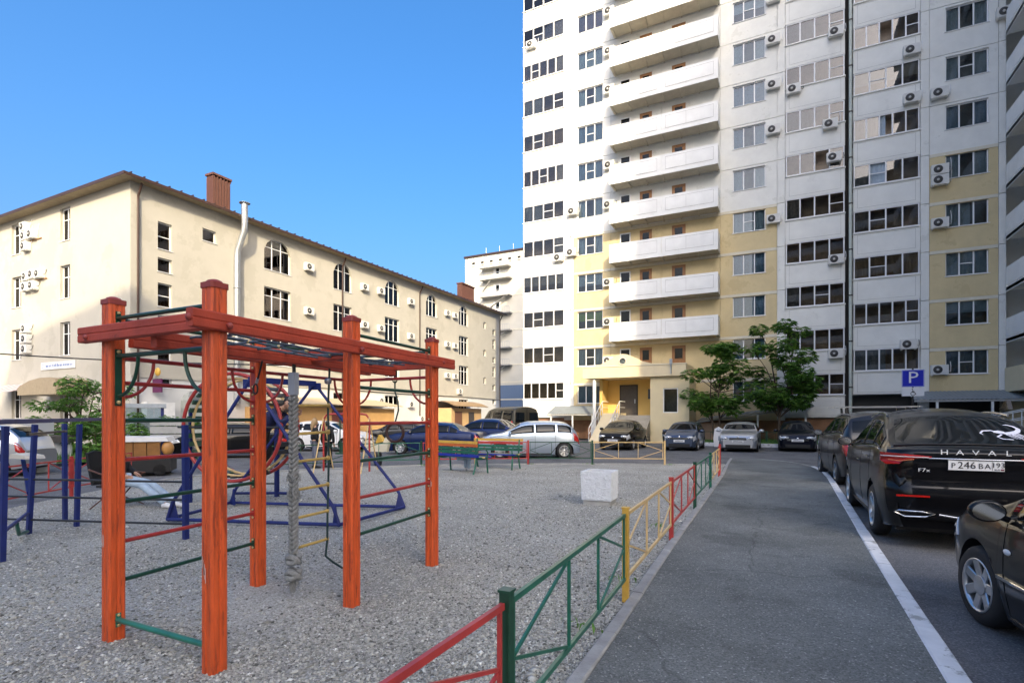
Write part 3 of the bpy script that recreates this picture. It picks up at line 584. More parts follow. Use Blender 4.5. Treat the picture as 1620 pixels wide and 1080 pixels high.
MB().box(-5.1, -3.2, 36.6, 38.45, .1, 1.25).obj("base", mat("pink_base_wall", (.42, .27, .18), .9, var=.1, vscale=2), None)
bw = [o for o in COL.objects if o.name == "base"][0]; bw.name = "low_wall"; tag(bw, "low pinkish basement wall left of the tree trunks", "wall")
cc = corr_canopy("basement_canopy", "grey corrugated canopy over the basement entrance behind the parking sign", (6.5, 38.6, 0), 5.1, 2.6, 2.55, 3.1, (1.0, 3.3, 4.9))
rm = thing("access_ramp", "concrete access ramp with pale metal railings at the right edge", "ramp", (10, 34.5, 0))
MB().prism([(-3.2, -.06), (5, -.06), (5, 1.35), (1.8, 1.35), (-3.2, .05)], 'y', -.6, .6).obj("ramp_slab", M_CONC, rm)
for yy in (-.55, .55):
    for zz in (.55, .95): MB().tube([(-3.6, yy, zz + .05), (-3.1, yy, zz + .06), (1.8, yy, zz + 1.35), (5, yy, zz + 1.35)], .025, 6).obj("rail", M_WHITE, rm)
    for i in range(7): MB().cyl((-3.0 + i * 1.1, yy, .05 + max(0, min(1.3, (i * 1.1) * .265))), (-3.0 + i * 1.1, yy, 1.0 + min(1.3, i * 1.1 * .265)), .025, n=6).obj("rail_post", M_WHITE, rm)
fr = thing("guard_railing", "low pale grey railing with diagonal brace under the basement canopy", "railing", (7.4, 35.9, 0))
for zz in (.55, 1.0): MB().cyl((0, 0, zz), (2.6, 0, zz), .025, n=6).obj("rail", M_GREYM, fr)
for i in range(4): MB().cyl((i * .85, 0, 0), (i * .85, 0, 1.0), .025, n=6).obj("rail_post", M_GREYM, fr)
MB().cyl((.4, 0, 1.0), (.85, 0, .4), .02, n=6).obj("brace", M_GREYM, fr)

# ================================================================== cream four-storey building on the left
XB = -31.8; YB = 16.9; ZE = 14.55
lb = thing("office_building", "cream four-storey building with brown metal roof and arched top windows", "building", (XB, YB, 0))
def facade_x(holes, y0, y1, z0, z1, m, name, par, t=.3):
    """wall in the yz plane facing +x at x=0 with rectangular holes (grid mesh)"""
    ys = sorted({y0, y1, *[h[0] for h in holes], *[h[1] for h in holes]}); zs = sorted({z0, z1, *[h[2] for h in holes], *[h[3] for h in holes]})
    b = MB(); ix = {}
    def vid(y, z, d):
        k = (y, z, d)
        if k not in ix: ix[k] = len(b.v); b.v.append((-d, y, z))
        return ix[k]
    def q(*a): b.f.append(tuple(a)); b.sm.append(False)
    for i in range(len(ys) - 1):
        for j in range(len(zs) - 1):
            cy, cz = (ys[i] + ys[i + 1]) / 2, (zs[j] + zs[j + 1]) / 2
            if any(h[0] < cy < h[1] and h[2] < cz < h[3] for h in holes): continue
            q(vid(ys[i], zs[j], 0), vid(ys[i + 1], zs[j], 0), vid(ys[i + 1], zs[j + 1], 0), vid(ys[i], zs[j + 1], 0))
    for h in holes:
        c = [(h[0], h[2]), (h[1], h[2]), (h[1], h[3]), (h[0], h[3])]
        for k in range(4):
            a, d = c[k], c[(k + 1) % 4]; q(vid(*a, 0), vid(*a, t), vid(*d, t), vid(*d, 0))
    return b.obj(name, m, par, fix=False)
M_SILLW = M_PLASTIC
HX = []; WX = []; M_PANEB = glass('brown_glass', (.55, .48, .42), .05, gc=.5)
cols = [(8.5, 10.75), (14.9, 16.95), (21.1, 23.15), (27.35, 29.3), (33.5, 35.45)]
for ci, (a, b_) in enumerate(cols):
    for zz, h in ((11.85, 2.2), (8.55, 2.1), (5.25, 2.1), (2.5, 1.1)):
        if ci == 0 and zz < 3: continue
        HX.append((a, b_, zz, zz + h)); WX.append((a, b_, zz, h, 3))
for zz, h in ((11.25, 1.55), (9.95, .8), (7.95, 1.35), (6.75, .7), (4.75, 1.0), (3.3, .9)): HX.append((1.45, 2.25, zz, zz + h)); WX.append((1.45, 2.25, zz, h, 1))
for zz in (12.5, 9.2, 5.9): HX.append((4.1, 5.0, zz, zz + .75)); WX.append((4.1, 5.0, zz, .75, 1))
for zz in (12.2, 8.9, 5.6): HX.append((38.95, 39.55, zz, zz + .8)); WX.append((38.95, 39.55, zz, .8, 1))
for i in range(6): zz = 3.2 + i * 1.7; h = 1.25 if i % 2 == 0 else .75; HX.append((41.2, 41.9, zz, zz + h)); WX.append((41.2, 41.9, zz, h, 1))
facade_x(HX, 0, 43.2, 3.9, ZE, M_PLAST, "front_wall", lb)
# holes below the string course belong to the white base
HX2 = [(a, b_, max(z0, -.06), min(z1, 3.9)) for a, b_, z0, z1 in HX if z0 < 3.9]
for o in [o for o in lb.children if o.name.startswith("front_wall")]: bpy.data.objects.remove(o)
facade_x([h for h in HX if h[2] >= 3.9], 0, 43.2, 3.9, ZE, M_PLAST, "front_wall", lb)
HXB = [(a, b_, z0, min(z1, 3.85)) for a, b_, z0, z1 in HX if z0 < 3.85]
facade_x(HXB, 0, 43.2, -.06, 3.9, M_PLASTW, "base_wall", lb)
MB().box(.002, .07, 0, 43.2, 3.82, 3.96).obj("string_course", M_PLAST, lb)
for a, b_, zz, h, n in WX:
    if zz < 3.85: h = min(h, 3.85 - zz)
    tz = .72 if n == 3 else .48
    window(lb, 0, a, zz, b_ - a, h, n, (0, 1, 2) if n == 3 and h > 1.5 else ((0,) if n == 1 and h > 1 else ()), random.choice([[], [(.66, 1, 2, 0)], [(0, 1, 2, 0)], [(0, .4, 2, 0)]]), .16, True, M_PANEB, M_ROOM2, rz=R(90), fw=.055, tz=tz)
# arched heads: chamfered plaster corners in the top windows
for a, b_ in cols:
    for s in (0, 1):
        ya = a if s == 0 else b_; yc = a + .72 if s == 0 else b_ - .72; z1 = 11.85 + 2.2
        MB().prism([(ya, z1), (yc, z1), (ya + (.25 if s == 0 else -.25), z1 - .35), (ya, z1 - .85)], 'x', -.17, .004).obj("arch_corner", M_PLAST, lb)
# side wall facing -y
SW = [(-13.6, 1.3), (-7.4, 1.15)]
b = MB(); holes = [(x, x + wd, z, z + 2.0) for x, wd in SW for z in (12.25, 8.78, 5.35)] + [(-13.6, -12.3, 1.5, 3.4), (-7.4, -6.2, .9, 3.0)]
def wall_y(holes, x0, x1, z0, z1, m, name, par):
    xs = sorted({x0, x1, *[h[0] for h in holes], *[h[1] for h in holes]}); zs = sorted({z0, z1, *[h[2] for h in holes], *[h[3] for h in holes]}); b = MB()
    for i in range(len(xs) - 1):
        for j in range(len(zs) - 1):
            cx_, cz = (xs[i] + xs[i + 1]) / 2, (zs[j] + zs[j + 1]) / 2
            if any(h[0] < cx_ < h[1] and h[2] < cz < h[3] for h in holes): continue
            b.add([(xs[i], 0, zs[j]), (xs[i + 1], 0, zs[j]), (xs[i + 1], 0, zs[j + 1]), (xs[i], 0, zs[j + 1])], [(0, 1, 2, 3)])
    for h in holes:
        c = [(h[0], h[2]), (h[1], h[2]), (h[1], h[3]), (h[0], h[3])]
        for k in range(4):
            p, d = c[k], c[(k + 1) % 4]; b.add([(p[0], 0, p[1]), (d[0], 0, d[1]), (d[0], .3, d[1]), (p[0], .3, p[1])], [(0, 1, 2, 3)])
    return b.obj(name, m, par, fix=False)
wall_y(holes, -30, 0, -.06, ZE, M_PLAST, "side_wall", lb)
for x0, x1, z0, z1 in holes: window(lb, x0, 0, z0, x1 - x0, z1 - z0, 2, (0, 1), random.choice([[(0, 1, 2, 0)], [(0, .5, 2, 0)]]), .16, True, M_PANEB, M_ROOM2, tz=.66)
MB().box(-29.9, -.5, 1.2, 42.9, 0, ZE - .05).obj("inner_core", M_ROOM, lb)
MB().box(-30, -.02, 43.05, 43.2, 0, ZE).obj("end_wall", M_PLAST, lb)
# roof
ov = .62; rf = MB().add([(-30, -ov, ZE + .12), (ov, -ov, ZE + .12), (ov, 43.2 + ov, ZE + .12), (-30, 43.2 + ov, ZE + .12), (-13, 12, ZE + 4.0), (-13, 32, ZE + 4.0), (-30, 12, ZE + 4.0), (-30, 32, ZE + 4)], [(0, 1, 4, 6), (1, 2, 5, 4), (2, 3, 7, 5), (4, 5, 7, 6)]).obj("roof", M_ROOF, lb)
for i in range(64): 
    y = -ov + .35 + i * .68
    if y > 43.5: break
    MB().box(ov - .5, ov + .03, y - .03, y + .03, ZE + .18, ZE + .235).obj("roof_seam", M_ROOF, rf)
MB().box(-30, ov, -ov, -.004, ZE - .02, ZE).box(.004, ov, 0, 43.2 + ov, ZE - .02, ZE).obj("soffit", M_SOFFB, rf)
MB().box(-30, ov + .06, -ov - .06, -ov, ZE - .03, ZE + .13).box(ov, ov + .06, -ov, 43.2 + ov, ZE - .03, ZE + .13).obj("fascia", M_GUT, rf)
def chimney(y0, y1, x0, x1, z0, z1):
    c = MB().box(x0, x1, y0, y1, z0, z1).obj("chimney", M_CHIM, rf)
    n = int((y1 - y0) / .2)
    for i in range(n): MB().box(x1, x1 + .035, y0 + i * .2 + .03, y0 + i * .2 + .13, z0, z1).obj("rib", M_CHIM, c)
    for i in range(8): MB().box(x0 + i * (x1 - x0) / 8, x0 + i * (x1 - x0) / 8 + .1, y0 - .03, y0, z0, z1).obj("rib", M_CHIM, c)
    MB().box(x0 - .08, x1 + .08, y0 - .08, y1 + .08, z1 + .13, z1 + .26).obj("cap", M_CHIM, c)
    for i in range(6): MB().box(x0, x1 + .02, y0 + i * (y1 - y0) / 5.2, y0 + i * (y1 - y0) / 5.2 + .1, z1, z1 + .13).obj("cap_post", M_CHIM, c)
chimney(5.55, 6.75, -1.75, -1.1, ZE + .2, 17.2); chimney(35.9, 38.6, -1.75, -1.1, ZE + .2, 16.9)
for y in (.35, 21.0 - 5.2, 21.0 + 5.2, 43.0):
    g_ = MB().tube([(.45, y, ZE - .1), (.35, y, ZE - .35), (.1, y, ZE - .75), (.09, y, ZE - 1.0), (.09, y, 0)], .06, 8).obj("downpipe", M_GUT, lb)
sp = MB().tube([(.2, 6.3, 2.5), (.2, 6.3, ZE - 2.6), (.25, 6.32, ZE - 2.1), (.75, 6.4, ZE - .9), (.8, 6.4, ZE - .4), (.8, 6.4, ZE + .85)], .2, 14).obj("flue_pipe", M_STEEL, lb)
MB().lathe([(.0, .12), (.34, .02), (.34, 0), (0, 0)], (.8, 6.4, ZE + .86), 'z', 16).obj("flue_cap", M_STEEL, sp)
for z in (4, 7, 10): MB().lathe([(.2, -.05), (.225, -.05), (.225, .05), (.2, .05)], (.2, 6.3, z), 'z', 14).obj("flue_band", M_STEEL, sp)
for y, zs in ((11.9, (12.6, 9.3)), (17.9, (12.4, 9.2, 5.9)), (20.0, (12.5, 9.2, 2.8)), (24.3, (12.4, 9.1, 2.6)), (26.0, (1.2,)), (30.6, (12.4, 9.1, 5.8)), (32.1, (12.4, 9.1, 5.8)), (33.0, (4.2,))):
    for z in zs: ac(lb, .03, y, z, R(90), .95)
for x, z in ((-11.8 + d_, z_) for d_, z_ in ((0, 13.5), (.1, 12.9), (.95, 12.9), (.1, 12.25), (.3, 10.3), (1.1, 10.35), (1.9, 10.3), (.2, 9.65), (1.1, 9.65), (.2, 7.0), (.2, 6.35), (.2, 5.7))): ac(lb, x, -.02, z, 0, .95)
MB().box(-11.9, -9.6, -.06, -.02, 12.8, 12.86).box(-11.6, -8.9, -.06, -.02, 10.2, 10.26).obj("mounting_rail", mat("rusty_rail", (.3, .16, .06), .7, var=.3), lb)
# signs and fixtures on the base
sg = MB().box(-9.6, -5.6, -.06, -.02, 4.55, 5.0).obj("sign_board", M_PLASTIC, lb)
for i in range(17): MB().box(-9.0 + i * .19, -9.0 + i * .19 + random.uniform(.08, .14), -.066, -.06, 4.7, 4.7 + random.choice((.13, .13, .17))).obj("sign_stroke", mat("blue_print", (.12, .20, .42), .5), sg)
MB().lathe([(.09, 0), (.12, 0)], (-9.35, -.064, 4.78), 'y', 14).obj("sign_emblem", MATS["blue_print"], sg)
aw = MB(); n = 10
for i in range(n): aw.add([(-13.9 + i * .42, -.05, 3.75), (-13.9 + (i + 1) * .42, -.05, 3.75), (-13.9 + (i + 1) * .42, -1.5, 3.15), (-13.9 + i * .42, -1.5, 3.15)], [(0, 1, 2, 3)])
o = aw.obj("striped_awning", [mat("awning_white", (.6, .58, .55), .8), mat("awning_rose", (.48, .34, .30), .8)], lb, fix=False)
for i, p in enumerate(o.data.polygons): p.material_index = i % 2
pv = [(-8.6, 3.3), (-8.3, 3.45), (-7.2, 3.72), (-6, 3.85), (-4.8, 3.85), (-4.2, 3.75), (-4.2, 2.9), (-8.6, 2.9)]
MB().prism(pv, 'y', -1.6, -.02).obj("curved_porch_roof", mat("tan_porch", (.36, .29, .19), .7, var=.1), lb)
# white cabinets and duct on the front base
ct = MB().box(.02, .55, .55, 2.1, 1.55, 2.45).obj("wall_cabinet", M_WHITE, lb); MB().box(.02, .5, 3.9, 5.2, 1.55, 2.4).obj("wall_cabinet", M_WHITE, lb)
MB().prism([(2.75, 0), (3.75, 0), (3.75, 2.6), (3.55, 3.0), (3.2, 3.1), (2.95, 2.95), (2.75, 2.6)], 'x', .02, .75).obj("vent_duct", mat("pale_duct", (.42, .45, .43), .5, .2, var=.1), lb)
MB().cyl((.85, 2.85, 2.85), (.85, 4.3, 2.85), .28, n=16).obj("duct_elbow", M_STEEL, lb)
ps = MB().box(.1, .95, 1.1, 1.16, 3.0, 3.75).obj("projecting_sign", mat("purple_sign", (.10, .012, .07), .4), lb); add_text("sign_letters", "HOP", .26, M_PLATE, ps, (.52, 1.097, 3.4), '-y')
MB().ball((.55, 1.13, 4.15), .24, .1, .24).obj("round_yellow_sign", M_YEL, lb)
# glazed porch in the far part
pr = MB().box(.02, 2.2, 28.6, 34.6, -.06, 2.55).obj("porch_box", mat("ochre_porch", (.48, .32, .16), .8, var=.1, vscale=1.5), lb)
MB().box(2.2, 2.24, 31.9, 33.0, .05, 2.15).obj("porch_door", M_DOORM, pr); MB().box(2.2, 2.23, 29.2, 30.6, .05, 2.2).obj("porch_glazing", mat("brown_glazing", (.16, .08, .05), .3), pr)
pts = [(.05, 3.35), (1.0, 3.3), (2.0, 3.1), (2.9, 2.75)]
cb = MB(); vs = [(x, y, z) for x, z in pts for y in (28.2, 35.0)]; cb.add(vs, [(0, 1, 3, 2), (2, 3, 5, 4), (4, 5, 7, 6)]); cb.add([(x, y, z - .05) for x, y, z in vs], [(0, 2, 3, 1), (2, 4, 5, 3), (4, 6, 7, 5)]); cb.obj("porch_awning", mat("bronze_polycarbonate", (.30, .19, .09), .35), pr, fix=False)
MB().box(.02, 2.3, 7.0, 19.5, -.06, 2.3).box(2.31, 2.34, 7.0, 19.5, 1.2, 2.32).obj("ochre_shop_front", mat("ochre_shop", (.50, .30, .12), .8, var=.08, vscale=1.2), lb)
MB().prism([(.03, 3.1), (2.9, 2.55), (2.9, 2.5), (.03, 3.0)], 'y', 6.8, 20.0).obj("shop_canopy", mat("tan_canopy", (.44, .36, .24), .7), lb)
MB().box(2.302, 2.36, 12.4, 13.9, 0, 2.15).obj("shop_door", mat("maroon_door", (.14, .04, .03), .5), lb)
MB().box(.01, .5, 20.2, 28.1, .35, .75).obj("brick_ledge", mat("brick_ledge", (.32, .17, .09), .85, var=.2, vscale=4), lb)
MB().tube([(.03, 6.8, 4.0), (.06, 15, 3.86), (.06, 24, 3.8), (.06, 34, 3.9), (.06, 43, 3.8)], .03, 6).obj("wall_cable", M_BLACKP, lb)

# ================================================================== far tower between the two
ft = thing("distant_tower", "distant pale apartment tower with fire-escape balconies beyond the cream roof", "tower block", (-49.2, 80, 0))
MB().box(0, 26, 0, 14, 7.0, 29.2).obj("wall", mat("far_pale_wall", (.60, .58, .51), .9, var=.05, vscale=.5), ft)
MB().box(-.02, 26.02, -.02, 14, 0, 6.98).obj("blue_base", mat("far_blue_wall", (.13, .19, .30), .9, var=.05), ft)
MB().box(-.2, 26.2, -.2, 14.2, 29.2, 29.5).obj("roof_edge", M_ROOF, ft)
for k in range(9): MB().box(-.03, 26, -.05, -.003, 4.5 + k * 2.9, 4.72 + k * 2.9).obj("joint_band", M_BAND, ft)
for i in range(12): MB().box(1.4 + i * 1.75, 1.95 + i * 1.75, -.03, -.003, 27.6, 28.3).obj("attic_window", M_BLACKM, ft)
for k in range(6):
    z = 10.2 + k * 2.9
    if z < 26.5:
        bl = MB().box(3.6, 9.2, -1.3, -.003, z, z + .16).obj("balcony", M_CONC, ft)
        MB().box(3.6, 9.2, -1.3, -1.26, z + 1.0, z + 1.06).obj("rail", M_STEEL, bl)
        for q in range(15): MB().box(3.6 + q * .4, 3.64 + q * .4, -1.3, -1.26, z + .16, z + 1.0).obj("baluster", M_STEEL, bl)
        MB().bar((4.0, -.9, z - 1.9 if k % 2 else z - 2.6), (5.6, -.9, z) if k % 2 else (8.4, -.9, z - .1), .5, .06).obj("fire_ladder", M_CONC, bl)
        d = MB().box(5.6, 6.9, -.03, -.003, z + .2, z + 2.3).obj("balcony_door", M_PLASTIC, ft); MB().box(6.1, 6.7, -.04, -.031, z + 1.1, z + 2.1).obj("pane", M_CGLASS, d)
MB().box(3.5, 9.0, -1.3, -.003, 26.7, 26.85).obj("top_canopy", M_CONC, ft)
for i in range(9): MB().cyl((4 + i * 2.6, .3, 29.5), (4 + i * 2.6, .3, 30.6), .05, n=5).obj("roof_post", M_STEEL, ft)
for k in range(9):
    for x in (14, 20): 
        q = MB().box(x, x + 2, -.03, -.003, 3.6 + k * 2.9, 5.0 + k * 2.9).obj("window", M_PLASTIC, ft); MB().box(x + .1, x + 1.9, -.04, -.031, 3.7 + k * 2.9, 4.9 + k * 2.9).obj("pane", M_CGLASS, q)

# ================================================================== block behind the viewer that shades the yard
hb = 44.7; A0 = Vector((36.1, -29.5)); dirb = Vector((-.951, -.308)); LB_ = 43.5
ob = thing("neighbouring_block", "long balcony block standing behind the viewpoint", "building", (A0.x, A0.y, 0), math.atan2(-dirb.y, -dirb.x) + math.pi)
MB().box(0, LB_, 0, 12, -.06, hb).obj("wall", mat("dark_brick_wall", (.12, .085, .06), .9, var=.2), ob)
for k in range(14):
    z = 1.2 + k * 2.85
    MB().box(.5, LB_ - .5, -1.2, -.003, z, z + 1.1).obj("balcony_band", M_BALC, ob) if k else None
    for i in range(14): MB().box(1.4 + i * 3, 3.2 + i * 3, -.02, -.003, z + 1.1, z + 2.5).obj("window", M_CGLASS, ob)
# ================================================================== red climbing frame
PO = {1: (-3.24, 2.22), 2: (-4.37, 2.21), 4: (-3.31, 3.52), 3: (-4.53, 3.55), 5: (-3.43, 4.88), 6: (-4.62, 4.92)}
cf = thing("jungle_gym", "red timber climbing frame with green and red rungs on the gravel", "jungle gym", (-3.9, 3.5, 0)); CO = (-3.9, 3.5, 0)
A_ = .056; gq = .006; c_ = .012
def post_prof(a=A_, c=c_, g=.005):
    side = [(-a + c, -a), (-.012, -a), (-.006, -a + g), (.004, -a + g), (.010, -a), (a - c, -a)]
    out = []
    for k in range(4):
        cs, sn = math.cos(k * math.pi / 2), math.sin(k * math.pi / 2)
        out += [(x * cs - y * sn, x * sn + y * cs) for x, y in side]
    return out
post_m = cached("post", lambda: MB().prism(post_prof(), 'z', -.1, 2.42).mesh("post", M_RED))
M_CAPR = mat("dark_red_cap", (.27, .045, .035), .5, var=.2)
cap_m = cached("cap", lambda: MB().prism(post_prof(A_ + .006, c_, 0), 'z', 2.42, 2.455).add([(.055 * math.cos(t * .5236) * r, .055 * math.sin(t * .5236) * r, 2.455 + h) for r, h in ((1, 0), (.8, .015), (.4, .024)) for t in range(12)] + [(0, 0, 2.481)], [(j * 12 + i, j * 12 + (i + 1) % 12, (j + 1) * 12 + (i + 1) % 12, (j + 1) * 12 + i) for j in range(2) for i in range(12)] + [(24 + i, 24 + (i + 1) % 12, 36) for i in range(12)], True).mesh("cap", M_CAPR))
for k, (x, y) in PO.items():
    p = link("post", post_m, cf, (x - CO[0], y - CO[1], 0)); p.rotation_euler = (0, 0, random.uniform(-.02, .02)); link("cap", cap_m, p)
def P3(k, z, dx=0, dy=0): return (PO[k][0] + dx, PO[k][1] + dy, z)
def V3(a): return Vector(a)
def cpart(b, name, m): return b.obj(name, m, cf, CO)
def beam(p0, p1, name="beam", wd=.06, ht=.112, m=M_REDD):
    b = MB(); a, q, d, r, u = b.frame(p0, p1); h, k = wd / 2, ht / 2; c = .008
    pr = [(-h + c, -k), (h - c, -k), (h, -k + c), (h, -.008), (h - .005, -.003), (h - .005, .003), (h, .008), (h, k - c), (h - c, k), (-h + c, k), (-h, k - c), (-h, .008), (-h + .005, .003), (-h + .005, -.003), (-h, -.008), (-h, -k + c)]
    n = len(pr); b.add([a + r * x + u * y for x, y in pr] + [q + r * x + u * y for x, y in pr], [(i, (i + 1) % n, n + (i + 1) % n, n + i) for i in range(n)] + [tuple(range(n))[::-1], tuple(range(n, 2 * n))])
    return cpart(b, name, m)
ZBM = 2.20
off = A_ + .032
beam((PO[1][0] + off, PO[1][1] - .22, ZBM), (PO[5][0] + off - .01, PO[5][1] + .30, ZBM))
beam((PO[2][0] + off, PO[2][1] + .07, ZBM - .03), (PO[6][0] + off, PO[6][1] + .2, ZBM - .03))
beam((PO[2][0] - .24, PO[2][1] - off, ZBM), (PO[1][0] + off - .034, PO[1][1] - off, ZBM))
beam((PO[6][0] - .05, PO[6][1] + off + .0, ZBM), (PO[5][0] + .02, PO[5][1] + off, ZBM))
beam((-3.80, PO[1][1] - .055, ZBM - .07), (-4.0, PO[5][1] + .05, ZBM - .07), "middle_beam")
beam((PO[3][0] + .15, 3.55 + off, ZBM - .03), (PO[4][0] - .06, 3.52 + off, ZBM - .03), "cross_beam")
# bolts on the beam ends
for p, ax in (((PO[1][0] + off + .0, PO[1][1] - .222, ZBM), 'y'), ((PO[2][0] - .12, PO[2][1] - off - .03, ZBM - .02), 'y'), ((PO[5][0] + off + .028, PO[5][1] + .05, ZBM), 'x'), ((PO[1][0] + off + .03, PO[1][1] + .02, ZBM - .02), 'x'), ((PO[4][0] + off + .03, PO[4][1], ZBM - .02), 'x')):
    cpart(MB().ball(p, .022, .022, .022, 8, 6), "bolt_cap", M_CAPR)
def bolts(k, zs, d):
    for z in zs: cpart(MB().ball((PO[k][0] + d[0] * A_, PO[k][1] + d[1] * A_, z), .016, .016, .016, 8, 6), "bolt", M_BOLT)
def rung(k0, k1, z, m, r=.0165, name="rung", plate=True):
    a = V3(P3(k0, z)); b_ = V3(P3(k1, z)); d = (b_ - a).normalized(); o = cpart(MB().cyl(a + d * A_, b_ - d * A_, r, n=12), name, m)
    for q, s in ((a, 1), (b_, -1)):
        c = q + d * s * (A_ + .004); MB().bar(c + Vector((0, 0, -.05)), c + Vector((0, 0, .05)), .034, .007, up=d).obj("end_plate", m, o, CO)
        for zz in (-.037, .037): MB().ball(c + d * s * .006 + Vector((0, 0, zz)), .011, .011, .011, 7, 5).obj("bolt", M_BOLT, o, CO)
for i, z in enumerate((1.855, 1.577, 1.285, .974, .682, .395)): rung(2, 3, z, M_REDB if i % 2 == 0 else M_GRN)
for i, z in enumerate((1.864, 1.545, 1.218, .895, .575)): rung(4, 5, z, M_GRN if i % 2 == 0 else M_REDB)
rung(1, 2, .13, mat("teal_tube_paint", (.02, .16, .11), .3, var=.2), .02)
for k0, k1 in ((1, 2), (2, 3), (3, 6), (4, 5), (5, 6)): rung(k0, k1, 2.32, M_GRN, .0155, "top_bar")
def pull_bar(k0, k1, z, m):
    a = V3(P3(k0, z)); b_ = V3(P3(k1, z)); d = (b_ - a).normalized(); o = cpart(MB().cyl(a + d * A_, b_ - d * A_, .017, n=12), "pull_up_bar", m)
    for q, s in ((a, 1), (b_, -1)):
        c = q + d * s * A_; pts = [c + d * s * (.27 - .25 * math.cos(t) * 1.0) * 1 + Vector((0, 0, 0)) for t in ()]
        pts = [c + d * s * (.24 * math.sin(t) + .008) + Vector((0, 0, -.29 + .28 * (1 - math.cos(t)))) for t in [i * math.pi / 2 / 7 for i in range(8)]]
        MB().tube(pts, .0125, 8).obj("curved_brace", m, o, CO)
        MB().bar(c + d * s * .004 + Vector((0, 0, -.36)), c + d * s * .004 + Vector((0, 0, .05)), .045, .007, up=d).obj("end_plate", m, o, CO)
        for zz in (-.335, .03): MB().ball(c + d * s * .01 + Vector((0, 0, zz)), .014, .014, .014, 7, 5).obj("bolt", M_BOLT, o, CO)
pull_bar(1, 2, 2.045, M_GRN); pull_bar(2, 3, 2.04, M_REDB); pull_bar(3, 6, 2.04, M_REDB); pull_bar(5, 6, 2.04, M_REDB)
# rope net under the beams
xs = [-3.36 - i * .165 for i in range(7)]; ys = [2.42 + i * .29 for i in range(9)]
def nx(x, y): return x - .07 * (y - 2.2) * .9
for x in xs: cpart(MB().tube([(nx(x, y) + random.uniform(-.012, .012), y, 2.175 - .03 * math.sin((y - 2.4) / 2.4 * 3.14) + random.uniform(-.008, .008)) for y in ys], .0095, 6), "net_rope", M_ROPEB)
for y in ys[:-1]: cpart(MB().tube([(nx(x, y), y + random.uniform(-.02, .02), 2.165 + random.uniform(-.012, .006)) for x in xs], .0095, 6), "net_rope", M_ROPEB)
for y in ys[:-1:1]:
    for x in xs[1:-1:2]: cpart(MB().ball((nx(x, y), y, 2.165), .022, .022, .016, 7, 5), "net_knot", M_BOLT)
# scuffs on posts (bare primer patches)
for k, z, dx in ((1, .62, -.03), (1, .56, -.02), (2, .70, -.03), (5, .8, .02)):
    b = MB(); x, y = PO[k]
    for q in range(3):
        xx = x + dx + q * .011 - .01; zz = z + random.uniform(-.05, .05); h = random.uniform(.04, .11)
        b.add([(xx, y - A_ - .0015, zz), (xx + .006, y - A_ - .0015, zz + .01), (xx + .005, y - A_ - .0015, zz + h), (xx - .001, y - A_ - .0015, zz + h * .9)], [(0, 1, 2, 3)])
    cpart(b, "paint_scuff", mat("pale_scuff", (.62, .5, .44), .8))

# thick braided climbing rope
RX, RY = -3.90, 3.42
cr = thing("climbing_rope", "thick grey braided climbing rope with knots and frayed end", "rope", (RX, RY, 0))
MB().box(-.04, .04, -.025, .025, 1.80, 2.0).obj("steel_clamp", M_GREYM, cr); MB().cyl((0, 0, 2.0), (0, 0, 2.10), .012, n=6).obj("hook", M_BLACKM, cr)
def strand(ph, r, z0, z1, amp=.029, pitch=.17):
    n = int((z1 - z0) / .009); return MB().tube([(amp * math.cos(ph + 2 * math.pi * (z0 + i * .009) / pitch), amp * .9 * math.sin(2 * (ph + 2 * math.pi * (z0 + i * .009) / pitch)) * .75, z0 + i * .009) for i in range(n + 1)], r, 6)
for ph in (0, 1.571, 3.142, 4.712): strand(ph, .0165, .38, 1.80).obj("strand", M_ROPE, cr)
def knot(z, r, m=M_ROPE):
    b = MB(); b.tube([(r * 1.05 * math.cos(t), r * .8 * math.sin(t), z + r * .55 * math.sin(t * 1.5 + .5)) for t in [i * 4 * math.pi / 40 for i in range(41)]], r * .52, 8); return b.obj("knot", m, cr)
knot(.335, .052); knot(.20, .055)
for i in range(34):
    a = random.uniform(0, 6.28); r = random.uniform(.005, .045); MB().tube([(r * .7 * math.cos(a), r * .7 * math.sin(a), .17), (r * math.cos(a), r * math.sin(a), .12), (r * 1.3 * math.cos(a + .2), r * 1.3 * math.sin(a + .2), .12 - random.uniform(.03, .09))], .0045, 4).obj("frayed_strand", M_ROPE, cr)
for zf in (1.08, .93):
    for i in range(18):
        a = random.uniform(0, 6.28); MB().tube([(.03 * math.cos(a), .03 * math.sin(a), zf + .04), (.052 * math.cos(a), .052 * math.sin(a), zf), (.06 * math.cos(a + .3), .06 * math.sin(a + .3), zf - .05)], .005, 4).obj("frayed_strand", M_ROPE, cr)
# rope ladder
rl = thing("rope_ladder", "rope ladder with yellow wooden rungs hanging beside the thick rope", "rope ladder", (-3.93, 3.66, 0))
sway = lambda z: -.03 * (2.1 - z) / 2
for s in (-.2, .2):
    pts = [(-.0, s * 1.0 + (.02 if s > 0 else 0), 2.08), (0, s, 1.7), (.01, s, 1.2), (.015, s + sway(.7), .7)] + ([(.02, s - .03, .42), (.02, s - .05, .27), (.04, s + .02, .2), (.07, s + .12, .12)] if s > 0 else [(.015, s - .02, .42)])
    MB().tube(pts, .0105, 7).obj("side_rope", M_ROPED, rl)
for z in (1.715, 1.46, 1.21, .955, .70, .43):
    g_ = MB().cyl((.01, -.215, z - .01), (.015, .205 + sway(z), z), .0135, n=9).obj("rung", M_RUNG, rl)
    for s in (-.2, .2 + sway(z)): MB().ball((.012, s, z), .022, .018, .024, 7, 6).obj("rung_knot", M_RUNG, g_)
MB().lathe([(.0, -.02), (.03, -.02), (.03, .02), (0, .02)], (.0, .2, 1.95), 'x', 10).obj("shackle", M_STEEL, rl)
